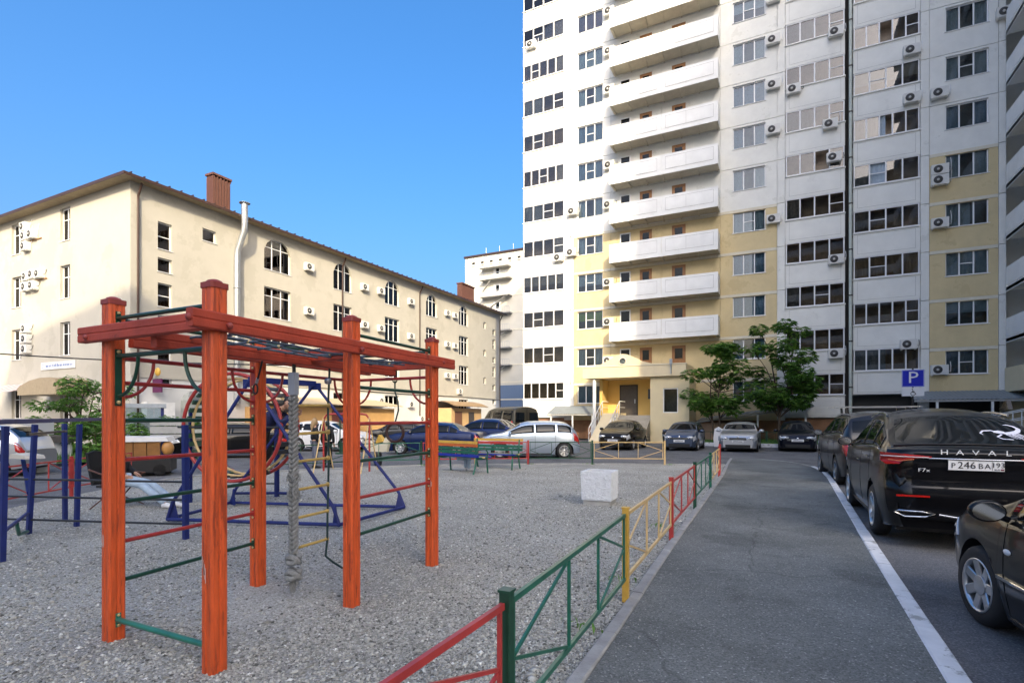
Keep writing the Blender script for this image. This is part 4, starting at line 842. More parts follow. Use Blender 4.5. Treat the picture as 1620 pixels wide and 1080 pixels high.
# hanging ring
rg = thing("gym_ring", "dark gymnastic ring hanging on a cord from the far bar", "gym ring", (-3.98, 4.93, 0))
MB().tube([(.105 * math.cos(t), .02 * math.cos(t), 1.425 + .105 * math.sin(t)) for t in [i * 2 * math.pi / 28 for i in range(28)]], .017, 8, True).obj("ring", mat("dark_brown_ring", (.06, .025, .018), .5), rg)
MB().tube([(0, 0, 2.02), (.0, 0, 1.9), (.03, .02, 1.78), (.035, .02, 1.68), (.01, 0, 1.56), (0, 0, 1.54)], .009, 6).obj("cord", M_ROPED, rg)
MB().tube([(.0 + .03 * math.cos(t), 0, 2.03 + .03 * math.sin(t)) for t in [i * 2 * math.pi / 14 for i in range(14)]], .007, 6, True).obj("shackle", M_BLACKM, rg)
dc = thing("dangling_cable", "short dark cable with steel ferrule dangling from the net near the back post", "cable", (-4.2, 3.3, 0))
MB().tube([(.05, .0, 2.12), (-.02, .02, 2.0), (-.1, .05, 1.9)], .009, 6).obj("cable", M_BLACKP, dc); MB().cyl((-.06, .035, 1.955), (-.09, .045, 1.915), .014, n=8).obj("ferrule", M_STEEL, dc)
MB().tube([(-.11 + .03 * math.cos(t), .05, 1.86 + .045 * math.sin(t)) for t in [i * 2 * math.pi / 14 for i in range(14)]], .008, 6, True).obj("loop", M_BLACKM, dc)

# ================================================================== coloured low fences
def fence_panel(p0, p1, m, par, z0=.19, z1=.745, off=(0, 0, 0), gap=.04):
    a = Vector((*p0, 0)); b_ = Vector((*p1, 0)); d = (b_ - a); L = d.length; d.normalize(); up = Vector((0, 0, 1))
    def q(t, z): return a + d * (gap + (L - 2 * gap) * t) + up * z
    T = .024
    for z in (z0, z1): MB().bar(q(0, z), q(1, z), .022, .03).obj("rail", m, par, off)
    for t in (.012, .36, .64, .988): MB().bar(q(t, z0 + .0155), q(t, z1 - .0155), .018, .018, up=d).obj("upright", m, par, off)
    zm = (z0 + z1) / 2
    for t0, t1 in ((.02, .345), (.98, .655)):
        MB().bar(q(t0, zm + .01), q(t1, z1 - .02), .013, .018).obj("diagonal", m, par, off); MB().bar(q(t0, zm - .01), q(t1, z0 + .02), .013, .018).obj("diagonal", m, par, off)
def fence(name, label, posts, panel_mats, post_mats, group=None, pw=.055, ph=.80):
    t = thing(name, label, "fence", (posts[0][0], posts[0][1], 0)); o = (posts[0][0], posts[0][1], 0)
    for i, (x, y) in enumerate(posts):
        if post_mats[i] is None: continue
        p = MB().bar((x, y, -.15), (x, y, ph), pw, pw, up=(0, 1, 0), ch=.004).obj("post", post_mats[i], t, o); MB().box(x - pw / 2 - .004, x + pw / 2 + .004, y - pw / 2 - .004, y + pw / 2 + .004, ph, ph + .012).obj("post_cap", post_mats[i], p, o)
    for i in range(len(posts) - 1):
        if panel_mats[i] is not None: fence_panel(posts[i], posts[i + 1], panel_mats[i], t, off=o)
    return t
fence("low_fence", "low multicoloured metal fence between gravel and footpath", [(-1.13, -.35), (-1.13, 2.2), (-1.225, 4.68), (-1.30, 7.3), (-1.37, 9.98), (-1.43, 12.85), (-1.52, 15.7), (-1.62, 16.9)],
      [M_REDF, M_GRNF, M_CRM, M_REDF, M_GRNF, M_CRM, M_REDF], [M_REDF, M_DGRN, M_YEL, M_REDF, M_DGRN, M_GRNF, M_REDF, M_REDF])
fence("low_fence", "low fence along the back of the gravel before the parked cars", [(-3.55, 18.7), (-5.84, 17.85), (-7.82, 16.85), (-9.35, 15.85), (-10.83, 14.8), (-12.35, 13.2), (-13.6, 11.0)],
      [M_CRM, M_DGRN, M_REDF, M_REDF, M_GRNF, M_DGRN], [M_CRM, M_DGRN, M_REDF, M_CRM, M_DGRN, M_GRNF, M_CRM])
fence("low_fence", "low red fence panel on a yellow post at the left edge of the gravel", [(-11.9, 4.3), (-12.9, 5.75), (-14.0, 7.5)], [M_REDF, M_REDF], [M_YEL, M_REDF, None])
for gx, gy in ((-4.6, 34.3), (-2.0, 34.3), (.6, 34.3)):
    fence("garden_fence", {-4.6: "low dark green fence left of the tree trunk", -2.0: "low dark green fence behind the silver saloon", .6: "low dark green fence section behind the dark hatchback"}[gx], [(gx, gy), (gx + 1.25, gy), (gx + 2.5, gy)], [M_DGRN, M_DGRN], [M_DGRN] * 3)

# ================================================================== blue swing frame with spinning drum
bf = thing("blue_swing_frame", "blue tubular A-frame standing on a ground frame behind the red climbing frame", "swing frame", (-7.2, 6.2, 0)); BO = (-7.2, 6.2, 0)
n1, n2, f1, f2 = (-8.42, 5.0, .04), (-5.75, 5.86, .04), (-9.03, 6.5, .04), (-5.88, 7.54, .04)
apn = (-7.2, 5.5, 2.17); apf = (-7.45, 7.0, 2.2)
for a, b_ in ((n1, apn), (n2, apn), (f1, apf), (f2, apf)): MB().tube([a, Vector(a).lerp(Vector(a) * .92 + Vector(b_) * .08, .8) + Vector((0, 0, .12)), b_], .026, 10).obj("leg", M_BLU, bf, BO)
for a, b_ in ((n1, n2), (f1, f2), (n2, f2), (n1, f1)): MB().cyl(a, b_, .028, n=8).obj("ground_tube", M_BLU, bf, BO)
for p in (n1, n2, f2, f1): 
    d = (Vector(BO) - Vector(p)); d.z = 0; d.normalize(); MB().prism([(0, -.03), (.16, -.03), (.10, .26)], 'y', -.012, .012).obj("gusset", M_BLU, bf).matrix_local = Matrix.Translation(Vector(p) - Vector(BO)) @ Matrix.Rotation(math.atan2(d.y, d.x), 4, 'Z')
MB().bar(apn, apf, .07, .09).obj("top_beam", M_BLU, bf, BO)
for p in (apn, apf): MB().bar(Vector(p) + Vector((-.14, 0, -.05)), Vector(p) + Vector((.14, 0, -.05)), .03, .12).obj("apex_plate", M_BLU, bf, BO)
# drum
dC = Vector((-9.05, 6.75, 1.42)); ax = Vector((-.31, .95, 0)).normalized(); si = Vector((.95, .31, 0)).normalized(); dr_ = thing("spinning_drum", "large climbing drum of red and yellow hoops with dark slats", "play drum", (dC.x, dC.y, 0)); DO = (dC.x, dC.y, 0)
def hoop(o, r, t, m, name, nn=44): MB().tube([dC + ax * o + si * (r * math.cos(a)) + Vector((0, 0, r * math.sin(a))) for a in [i * 2 * math.pi / nn for i in range(nn)]], t, 8, True).obj(name, m, dr_, DO)
hoop(-.30, .98, .034, M_REDB, "red_hoop"); hoop(-.16, .90, .026, M_CRM, "yellow_hoop"); hoop(.30, .95, .034, M_REDB, "red_hoop"); hoop(.16, .90, .026, M_CRM, "yellow_hoop")
for i in range(36):
    a = i * 2 * math.pi / 36
    if 1.0 < a < 2.0 or 5.2 < a < 5.6: continue
    c = dC + si * (.92 * math.cos(a)) + Vector((0, 0, .92 * math.sin(a))); u = si * math.cos(a) + Vector((0, 0, math.sin(a)))
    MB().bar(c - ax * .28, c + ax * .28, .085, .03, up=u).obj("slat", M_DGRN if 2.0 < a < 4.4 else M_BLACKP, dr_, DO)
for s in (-1, 1):
    MB().bar((*(dC + si * s * 1.08 + ax * .0).xy, -.05), (*(dC + si * s * 1.08).xy, 1.75), .05, .05, up=(0, 1, 0)).obj("post", M_BLU, dr_, DO)
for s in (-1, 1): MB().cyl(dC + ax * s * .31 + si * -1.08, dC + ax * s * .31 + si * 1.08, .02, n=8).obj("axle_bar", M_BLACKM, dr_, DO)
# blue bar frame at the left edge
bb = thing("blue_parallel_bars", "blue steel exercise bars on raking posts at the left edge", "exercise bars", (-9.5, 3.7, 0)); BB = (-9.5, 3.7, 0)
legs = [((-7.85, 2.8), (-8.0, 3.05)), ((-9.36, 3.67), (-9.85, 4.05)), ((-11.58, 5.06), (-11.3, 4.95)), ((-9.38 - 1.3, 4.55), (-10.75, 4.75))]
def G_(px, py, z=0):
    a = (px - CXP) / FPX; t = (z - CAMH) / ((HOR - py) / FPX); return ((-math.sin(YAW) + a * math.cos(YAW)) * t, (math.cos(YAW) + a * math.sin(YAW)) * t)
LG = [(G_(3, 885), 0.0), (G_(45, 842), -.12), (G_(103, 820), .10), (G_(121, 830), -.02)]
tops = []
for (x, y), lean in LG:
    tp = (x - lean * .9, y + .03, 1.5 if True else 0); MB().bar((x, y, -.08), tp, .07, .05, up=(0, 1, 0)).obj("leg", M_BLU, bb, BB); tops.append(tp)
TL = Vector((-7.3, 2.2, 1.56)); TR = Vector(tops[3]) + Vector((-1.9, 1.35, .06)); 
MB().bar((tops[0][0] + 1.0, tops[0][1] - .55, 1.55), (tops[3][0] - 1.55, tops[3][1] + 1.05, 1.57), .06, .05).obj("top_rail", M_BLU, bb, BB)
MB().bar((tops[1][0] - .1, tops[1][1] + .4, 1.40), (tops[0][0], tops[0][1] + .2, 1.40), .03, .03).obj("cross_tube", M_BLACKM, bb, BB)
x0, y0 = LG[0][0]; x1, y1 = LG[1][0]
MB().cyl((x0, y0, .3), (x1, y1, .28), .022, n=8).obj("low_tube", M_BLU, bb, BB)
MB().tube([(x0 + (x1 - x0) * .5, y0 + (y1 - y0) * .5, .27), (x0 + (x1 - x0) * .6, y0 + (y1 - y0) * .6, .1), (x0 + (x1 - x0) * .95, y0 + (y1 - y0) * .95, .03)], .022, 7).obj("foot_hook", M_GRNF, bb, BB)
MB().bar((x1 - .95, y1 + .3, 1.0), (x1 + .02, y1, .55), .05, .04).obj("brace", M_BLU, bb, BB); 
MB().prism([(-.45, 0), (.05, 0), (.0, .05), (-.4, .07)], 'y', -.12, .12).obj("seat", mat("pale_seat", (.6, .55, .45), .6), bb).location = (x1 - .35 - BB[0], y1 + .2 - BB[1], 1.0)
a3 = LG[3][0]
p2 = G_(294, 850); MB().bar((*p2, -.05), (p2[0] - .02, p2[1], 1.5), .06, .06, up=(0, 1, 0)).obj("leg", M_BLU, bb, BB)
q1 = Vector(LG[1][0]); q2 = Vector(p2); qd = q2 - q1
for z in (.74, .50, .18): MB().cyl((*(q1 - qd * .25), z), (*(q2 + qd * .0), z), .016, n=7).obj('low_bar', M_BLACKM, bb, BB)
# blue ladder post by the drum
lp = thing("blue_ladder_post", "blue upright with short dark rungs standing behind the swing frame", "ladder post", (*G_(438, 784), 0))
MB().bar((0, 0, -.05), (0, 0, 1.95), .07, .07, up=(0, 1, 0)).obj("post", M_BLU, lp)
for i in range(6): MB().cyl((-.45, -.2, .25 + i * .3), (-.03, -.01, .25 + i * .3), .016, n=6).obj("rung", M_BLACKM, lp)
MB().tube([(-.8, -.4, .05), (0, 0, .06), (.3, .12, .05), (.42, .18, .12)], .03, 7).obj("ground_skid", M_BLU, lp)
# small baby swing
sw = thing("baby_swing", "small red arched swing frame with green hangers and yellow legs", "swing", (*G_(548, 744), 0), R(20))
MB().tube([(-.72, 0, -.05), (-.72, 0, 1.55), (-.62, 0, 1.68), (-.5, 0, 1.7), (.5, 0, 1.7), (.62, 0, 1.68), (.72, 0, 1.55), (.72, 0, -.05)], .03, 8).obj("arch", M_REDB, sw)
for s in (-1, 1):
    for y in (-.6, .6): MB().cyl((s * .72, y * 1.1, -.03), (s * .72, 0, 1.6), .02, n=6).obj("stay", M_CRM, sw)
    MB().cyl((s * .2, 0, 1.68), (s * .2, 0, .55), .018, n=6).obj("hanger", M_GRN, sw)
MB().box(-.28, .28, -.16, .16, .5, .55).box(-.28, .28, .13, .16, .55, .85).obj("seat", M_GRN, sw)
# see-saw with pale board
ss = thing("spring_seat", "small yellow and white spring rider beside the baby swing", "spring rider", (*G_(598, 735), 0))
MB().lathe([(.12, 0), (.14, .12), (.11, .24), (.14, .36), (.10, .45)], (0, 0, -.02), 'z', 12).obj("spring", M_BLACKM, ss)
MB().prism([(-.45, .45), (.4, .45), (.5, .8), (.38, .95), (.25, .75), (-.2, .68), (-.4, .85), (-.52, .8)], 'y', -.06, .06).obj("seat_board", mat("ivory_board", (.66, .6, .45), .5), ss)
MB().prism([(-.05, .72), (.3, .8), (.1, 1.02)], 'y', -.08, .08).obj("wing_board", M_YEL, ss)
# benches
def bench(label, loc, rz, tops_, arms=True):
    t = thing("park_bench", label, "bench", loc, rz); W = 1.75
    for s in (-1, 1):
        x = s * (W / 2 - .12); f = MB().tube([(x, -.30, -.02), (x, -.27, .25), (x, -.26, .42), (x, .05, .40), (x, .2, .42), (x, .27, .9)], .026, 7).tube([(x, .2, .42), (x, .24, .2), (x, .32, -.02)], .026, 7).obj("leg_frame", M_GRNF, t)
        if arms: MB().tube([(x, -.26, .4), (x, -.30, .58), (x, -.2, .68), (x, .05, .68), (x, .24, .62)], .022, 7).obj("arm_rest", M_GRNF, f)
    for i, (z, m) in enumerate(tops_): MB().bar((-W / 2, .235 + .015 * i, z), (W / 2, .235 + .015 * i, z), .03, .078).obj("back_slat", m, t)
    for i in range(4): MB().bar((-W / 2, -.28 + .14 * i, .45), (W / 2, -.28 + .14 * i, .45), .10, .035).obj("seat_slat", (mat("blue_slat", (.015, .03, .30), .4), M_GRNF, M_CRM, M_GRNF)[i], t)
    return t
M_ORS = mat("orange_slat", (.55, .13, .03), .4, var=.2)
bench("multicoloured slatted bench with its back to the gravel, left of the other bench", (-8.45, 13.55, 0), math.pi + R(-12), [(.50, MATS["blue_slat"] if "blue_slat" in MATS else mat("blue_slat", (.015, .03, .30), .4)), (.60, M_GRNF), (.70, M_GRNF), (.80, M_ORS), (.885, M_YEL)])
bench("green-framed bench with curved arm rests facing the other bench", (-8.15, 15.0, 0), R(2), [(.58, M_GRNF), (.68, M_GRNF), (.79, M_REDF), (.885, M_YEL)])
# concrete planter
pl = thing("concrete_planter", "square white concrete planter with rough pebbled sides on the gravel", "planter", (-3.06, 9.8, 0), R(3))
M_PLANT = mat("rough_white_concrete", (.68, .71, .74), .9, var=.12, vscale=10, bump=1.0, bscale=30)
MB().box(-.25, .25, -.25, .25, -.03, .07).obj("foot", M_CONC, pl)
b = MB(); o_ = [(-1, -1), (1, -1), (1, 1), (-1, 1)]; r0, r1, ri = .275, .29, .235
vs = [(x * r0, y * r0, .07) for x, y in o_] + [(x * r1, y * r1, .60) for x, y in o_] + [(x * ri, y * ri, .60 - .0) for x, y in o_] + [(x * ri, y * ri, .45) for x, y in o_]
b.add(vs, [(i, (i + 1) % 4, 4 + (i + 1) % 4, 4 + i) for i in range(4)] + [(4 + i, 4 + (i + 1) % 4, 8 + (i + 1) % 4, 8 + i) for i in range(4)] + [(8 + i, 8 + (i + 1) % 4, 12 + (i + 1) % 4, 12 + i) for i in range(4)] + [(0, 3, 2, 1)])
b.obj("box", M_PLANT, pl); MB().box(-.234, .234, -.234, .234, .44, .5).obj("soil", mat("dry_soil", (.16, .13, .10), .95, var=.3, vscale=20), pl)
b = MB()
for f in range(4):
    for i in range(210):
        u = random.uniform(-.26, .26); z = random.uniform(.09, .585); r = random.uniform(.014, .030); k = .272 + .014 * (z - .07) / .53
        p = [(u, -k, z), (k, u, z), (u, k, z), (-k, u, z)][f]; b.ball(p, r if f % 2 == 0 else .016, .016 if f % 2 == 0 else r, r * .6, 6, 4)
o = b.obj("pebble_relief", M_PLANT, pl); o["kind"] = "stuff"
# parking sign
psn = thing("parking_sign", "blue square P parking sign with disabled plate on a post behind the cars", "road sign", (4.85, 27.2, 0)); psn.scale = (.86, .86, .86)
MB().cyl((0, .03, -.06), (0, .03, 4.2), .038, n=10).obj("post", M_BLACKM, psn)
bd = MB().box(-.44, .44, -.02, .0, 3.32, 4.14).obj("sign_plate", mat("sign_blue", (.012, .022, .42), .3), psn)
b = MB().box(-.44, .44, -.024, -.021, 4.10, 4.14).box(-.44, .44, -.024, -.021, 3.32, 3.36).box(-.44, -.40, -.024, -.021, 3.36, 4.10).box(.40, .44, -.024, -.021, 3.36, 4.10).obj("sign_border", mat("sign_blue_rim", (.25, .28, .6), .3), bd)
add_text("sign_letter", "P", .78, M_PLATE, bd, (0, -.024, 3.75), '-y', 1.1)
b2 = MB().box(-.44, .44, -.02, 0, 2.88, 3.28).obj("sub_plate", M_PLATE, psn)
ic = MB().lathe([(.075, 0), (.1, 0)], (.0, -.024, 3.0), 'y', 18); ic.bar((-.02, -.024, 3.18), (-.01, -.024, 3.06), .02, .03, up=(0, 1, 0)); ic.bar((-.01, -.024, 3.06), (.07, -.024, 3.05), .02, .03, up=(0, 1, 0)); ic.bar((.07, -.024, 3.05), (.12, -.024, 2.95), .02, .03, up=(0, 1, 0)); ic.ball((-.025, -.024, 3.22), .025, .004, .025, 8, 5); ic.bar((-.015, -.024, 3.13), (.05, -.024, 3.13), .015, .025, up=(0, 1, 0))
ic.obj("wheelchair_symbol", M_INK, b2)
# ================================================================== cars
def pw(keys, L, s, sm=.010):
    """piecewise linear profile over the length, slightly smoothed"""
    t = s / L; acc = 0
    for o in (-1.5, -.75, 0, .75, 1.5):
        q = min(1, max(0, t + o * sm)); v = keys[-1][1]
        for (a, va), (b, vb) in zip(keys, keys[1:]):
            if q <= b: v = va + (vb - va) * ((q - a) / (b - a) if b > a else 0); break
        acc += v
    return acc / 5
TOPS = {
 'sedan': [(0, .50), (.012, .60), (.03, .68), (.06, .715), (.17, .735), (.20, .76), (.31, .965), (.40, .995), (.47, 1), (.56, .985), (.62, .94), (.735, .72), (.76, .69), (.87, .645), (.95, .575), (.985, .50), (1, .42)],
 'hatch': [(0, .46), (.012, .56), (.03, .70), (.08, .86), (.12, .945), (.18, .98), (.34, 1), (.50, .985), (.58, .94), (.74, .70), (.77, .675), (.88, .63), (.955, .555), (.985, .49), (1, .40)],
 'suv': [(0, .44), (.01, .56), (.025, .70), (.085, .90), (.11, .955), (.16, .98), (.33, 1), (.50, .985), (.575, .945), (.715, .73), (.745, .71), (.87, .675), (.955, .61), (.988, .52), (1, .42)],
 'coupe': [(0, .42), (.006, .55), (.014, .66), (.028, .715), (.048, .728), (.062, .722), (.225, .93), (.29, .972), (.40, 1), (.50, .99), (.58, .95), (.72, .73), (.75, .71), (.87, .675), (.955, .61), (.988, .52), (1, .42)],
 'van': [(0, .40), (.004, .60), (.01, .9), (.02, .965), (.05, .99), (.3, 1), (.62, .995), (.70, .96), (.83, .66), (.86, .62), (.94, .56), (.985, .48), (1, .38)]}
BELTS = {
 'sedan': [(0, .46), (.03, .60), (.08, .645), (.2, .66), (.5, .645), (.74, .635), (.88, .59), (.955, .53), (.985, .46), (1, .38)],
 'hatch': [(0, .42), (.03, .60), (.08, .655), (.2, .655), (.5, .63), (.75, .61), (.88, .575), (.955, .51), (.985, .45), (1, .36)],
 'suv': [(0, .41), (.025, .60), (.07, .66), (.2, .665), (.5, .64), (.73, .635), (.87, .615), (.955, .56), (.988, .48), (1, .39)],
 'coupe': [(0, .39), (.014, .60), (.04, .665), (.2, .68), (.5, .65), (.73, .64), (.87, .615), (.955, .56), (.988, .48), (1, .39)],
 'van': [(0, .37), (.01, .55), (.05, .57), (.3, .57), (.7, .56), (.84, .55), (.94, .50), (.985, .43), (1, .35)]}
PLAN = [(0, .80), (.012, .88), (.035, .945), (.09, .985), (.2, 1), (.78, 1), (.88, .975), (.94, .93), (.975, .85), (1, .72)]
PLANV = [(0, .94), (.01, .97), (.04, 1), (.75, 1), (.9, .95), (.97, .87), (1, .76)]
def rot_pt(s, u): pass
class Car:
    def __init__(c, kind, L, W, H, wb, fo, wr=.32, gc=.19):
        c.k = kind; c.L = L; c.W = W / 2; c.H = H; c.wr = wr; c.gc = gc; c.sf = L - fo; c.sr = c.sf - wb; c.ra = wr + .055
    def section(c, s):
        L, H = c.L, c.H; zl = pw(BELTS[c.k], L, s) * H; zt = max(pw(TOPS[c.k], L, s) * H, zl + .025); w = c.W * pw(PLANV if c.k == 'van' else PLAN, L, s)
        e = min(s, L - s) / L; b0 = c.gc + (.07 * (1 - e / .12) if e < .12 else 0); b = b0
        for sc in (c.sf, c.sr):
            d = abs(s - sc)
            if d < c.ra: b = max(b, c.wr + math.sqrt(c.ra ** 2 - d * d))
        b = min(b, zl - .06); return zl, zt, w, b0, b
    def pt(c, s, u, side=1, off=0.):
        zl, zt, w, b0, b = c.section(s); g = zt - zl
        def lower(v):
            z = b + (zl - b) * v; q = (z - b0) / (zl - b0)
            return (w * (1 - .075 * abs((q - .58) / .58) ** 2.2), z)
        wb_ = lower(1)[0] - .012; tum = (.16 if c.k == 'van' else .36); yB = max(.25 * w, wb_ - tum * g - .010); zB = zl + g * .84
        if u <= 1: y, z = lower(u)
        elif u <= 2:
            v = u - 1; y = wb_ + (yB - wb_) * v; y += .035 * g * math.sin(v * math.pi) * (1 if g > .2 else 0); z = zl + (zB - zl) * (v + .0)
        else:
            v = u - 2; y = yB * (1 - v); z = zB + (zt - zB) * (1 - (1 - v) ** 2.6) 
        return Vector((side * y, s, z))
    def spt(c, s, u, side, off):
        e = .006; p = c.pt(s, u, side)
        ds = c.pt(min(s + e, c.L), u, side) - c.pt(max(s - e, 0), u, side); u0, u1 = max(0, u - .01), min(3, u + .01)
        if u >= 3: du = c.pt(s, 2.98, -side) - c.pt(s, 2.98, side)
        else: du = c.pt(s, u1, side) - c.pt(s, u0, side)
        n = ds.cross(du)
        if n.length < 1e-9: n = Vector((side, 0, 0))
        n.normalize(); ref = Vector((p.x, (p.y - c.L / 2) * .5, p.z - .35 * c.H))
        if n.dot(ref) < 0: n = -n
        return p + n * off
    def patch(c, s0, s1, u0, u1, side, off=.004, ns=8, nu=5, sf=None, thick=.012):
        """surface patch; s0,s1 may be functions of u-fraction"""
        vs = []; f = lambda a, t: a(t) if callable(a) else a
        for layer in (off, off - thick):
            for i in range(ns + 1):
                for j in range(nu + 1):
                    t = j / nu; u = u0 + (u1 - u0) * t; s = f(s0, t) + (f(s1, t) - f(s0, t)) * i / ns; vs.append(c.spt(s, u, side, layer))
        N = (ns + 1) * (nu + 1); fs = []
        for i in range(ns):
            for j in range(nu):
                a = i * (nu + 1) + j; fs.append((a, a + 1, a + nu + 2, a + nu + 1))
        ed = [j for j in range(nu + 1)] + [(i) * (nu + 1) + nu for i in range(1, ns + 1)] + [ns * (nu + 1) + j for j in range(nu - 1, -1, -1)] + [i * (nu + 1) for i in range(ns - 1, 0, -1)]
        b = MB(); b.add(vs, fs, True); b.add([], [])
        b.f += [(ed[i], ed[(i + 1) % len(ed)], ed[(i + 1) % len(ed)] + N, ed[i] + N) for i in range(len(ed))]; b.sm += [False] * len(ed)
        return b
    def top_patch(c, s0, s1, u0, off=.004, ns=10, nu=7):
        vs = []; us = [(u0 + (3 - u0) * j / nu, 1) for j in range(nu + 1)] + [(u0 + (3 - u0) * j / nu, -1) for j in range(nu - 1, -1, -1)]; m = len(us)
        for i in range(ns + 1):
            for u, sd in us:
                e = abs(us.index((u, sd)) - (m - 1) / 2) / ((m - 1) / 2); s = (s0(e) if callable(s0) else s0); s += ((s1(e) if callable(s1) else s1) - s) * i / ns
                vs.append(c.spt(s, min(u, 2.999), sd, off))
        return MB().add(vs, [(i * m + j, i * m + j + 1, (i + 1) * m + j + 1, (i + 1) * m + j) for i in range(ns) for j in range(m - 1)], True)
    def body(c):
        st = [c.L * i / 110 for i in range(111)]
        for sc in (c.sf, c.sr): st += [sc + c.ra * math.cos(t * math.pi / 16) for t in range(17)]
        st += [c.L * .004, c.L * .996]; st = sorted(set(round(s, 4) for s in st if 0 <= s <= c.L)); us = [0, .12, .3, .5, .7, .85, .95, 1.0, 1.06, 1.3, 1.6, 1.88, 2, 2.06, 2.15, 2.35, 2.6, 2.85]
        cols = [(u, 1) for u in us] + [(3, 1)] + [(u, -1) for u in us[::-1]]; m = len(cols); b = MB()
        vs = [c.pt(s, u, sd) for s in st for u, sd in cols]
        b.add(vs, [(i * m + j, i * m + j + 1, (i + 1) * m + j + 1, (i + 1) * m + j) for i in range(len(st) - 1) for j in range(m - 1)], True)
        b.f += [tuple(range(m)), tuple(range((len(st) - 1) * m, len(st) * m))[::-1]]; b.sm += [False, False]
        return b
PAINTS = {}
def paint(name, col, metal=.0, rough=.28, var=.0): return mat("paint_" + name, col, rough, metal, coat=.6, spec=.08, var=var, vscale=2)
def wheel_meshes(wr, wd, rimm, spokes, style):
    def mk():
        rr = wr * .68
        t = MB().lathe([(rr, -wd / 2), (wr * .88, -wd / 2 - .004), (wr * .97, -wd / 2 + .02), (wr, -wd / 2 + .05), (wr, wd / 2 - .05), (wr * .97, wd / 2 - .02), (wr * .88, wd / 2 + .004), (rr, wd / 2)], (0, 0, 0), 'x', 32).mesh("tyre", M_TYRE)
        r = MB().lathe([(rr * .98, -wd / 2), (rr, wd / 2 + .002), (rr * .93, wd / 2 + .004), (rr * .9, wd / 2 - .03), (rr * .9, -.02)], (0, 0, 0), 'x', 32)
        r.lathe([(0, wd / 2 - .012), (.075 if style == 'cap' else .02, wd / 2 - .014), (.08 if style == 'cap' else .045, wd / 2 - .015), (.065, wd / 2 - .03), (.07, wd / 2 - .06)], (0, 0, 0), 'x', 16)
        for k in range(spokes):
            a = 2 * math.pi * k / spokes
            for o in ((-.09, .09) if style == 'double' else (0,)):
                a0, a1 = a + o * .3, a + o
                p0 = Vector((wd / 2 - .035, .05 * math.cos(a0), .05 * math.sin(a0))); p1 = Vector((wd / 2 - .018, rr * .93 * math.cos(a1), rr * .93 * math.sin(a1)))
                r.bar(p0, p1, .078 if style == 'cap' else (.032 if style == 'double' else .05), .022, up=(1, 0, 0), ch=.006)
        r = r.mesh("rim", rimm)
        dk = MB().lathe([(0, wd / 2 - .075), (rr * .9, wd / 2 - .075)], (0, 0, 0), 'x', 20).mesh("brake_disc", M_RIMD if style != 'cap' else M_BLACKP)
        return t, r, dk
    return cached(("wheel", wr, wd, rimm.name, spokes, style), mk)
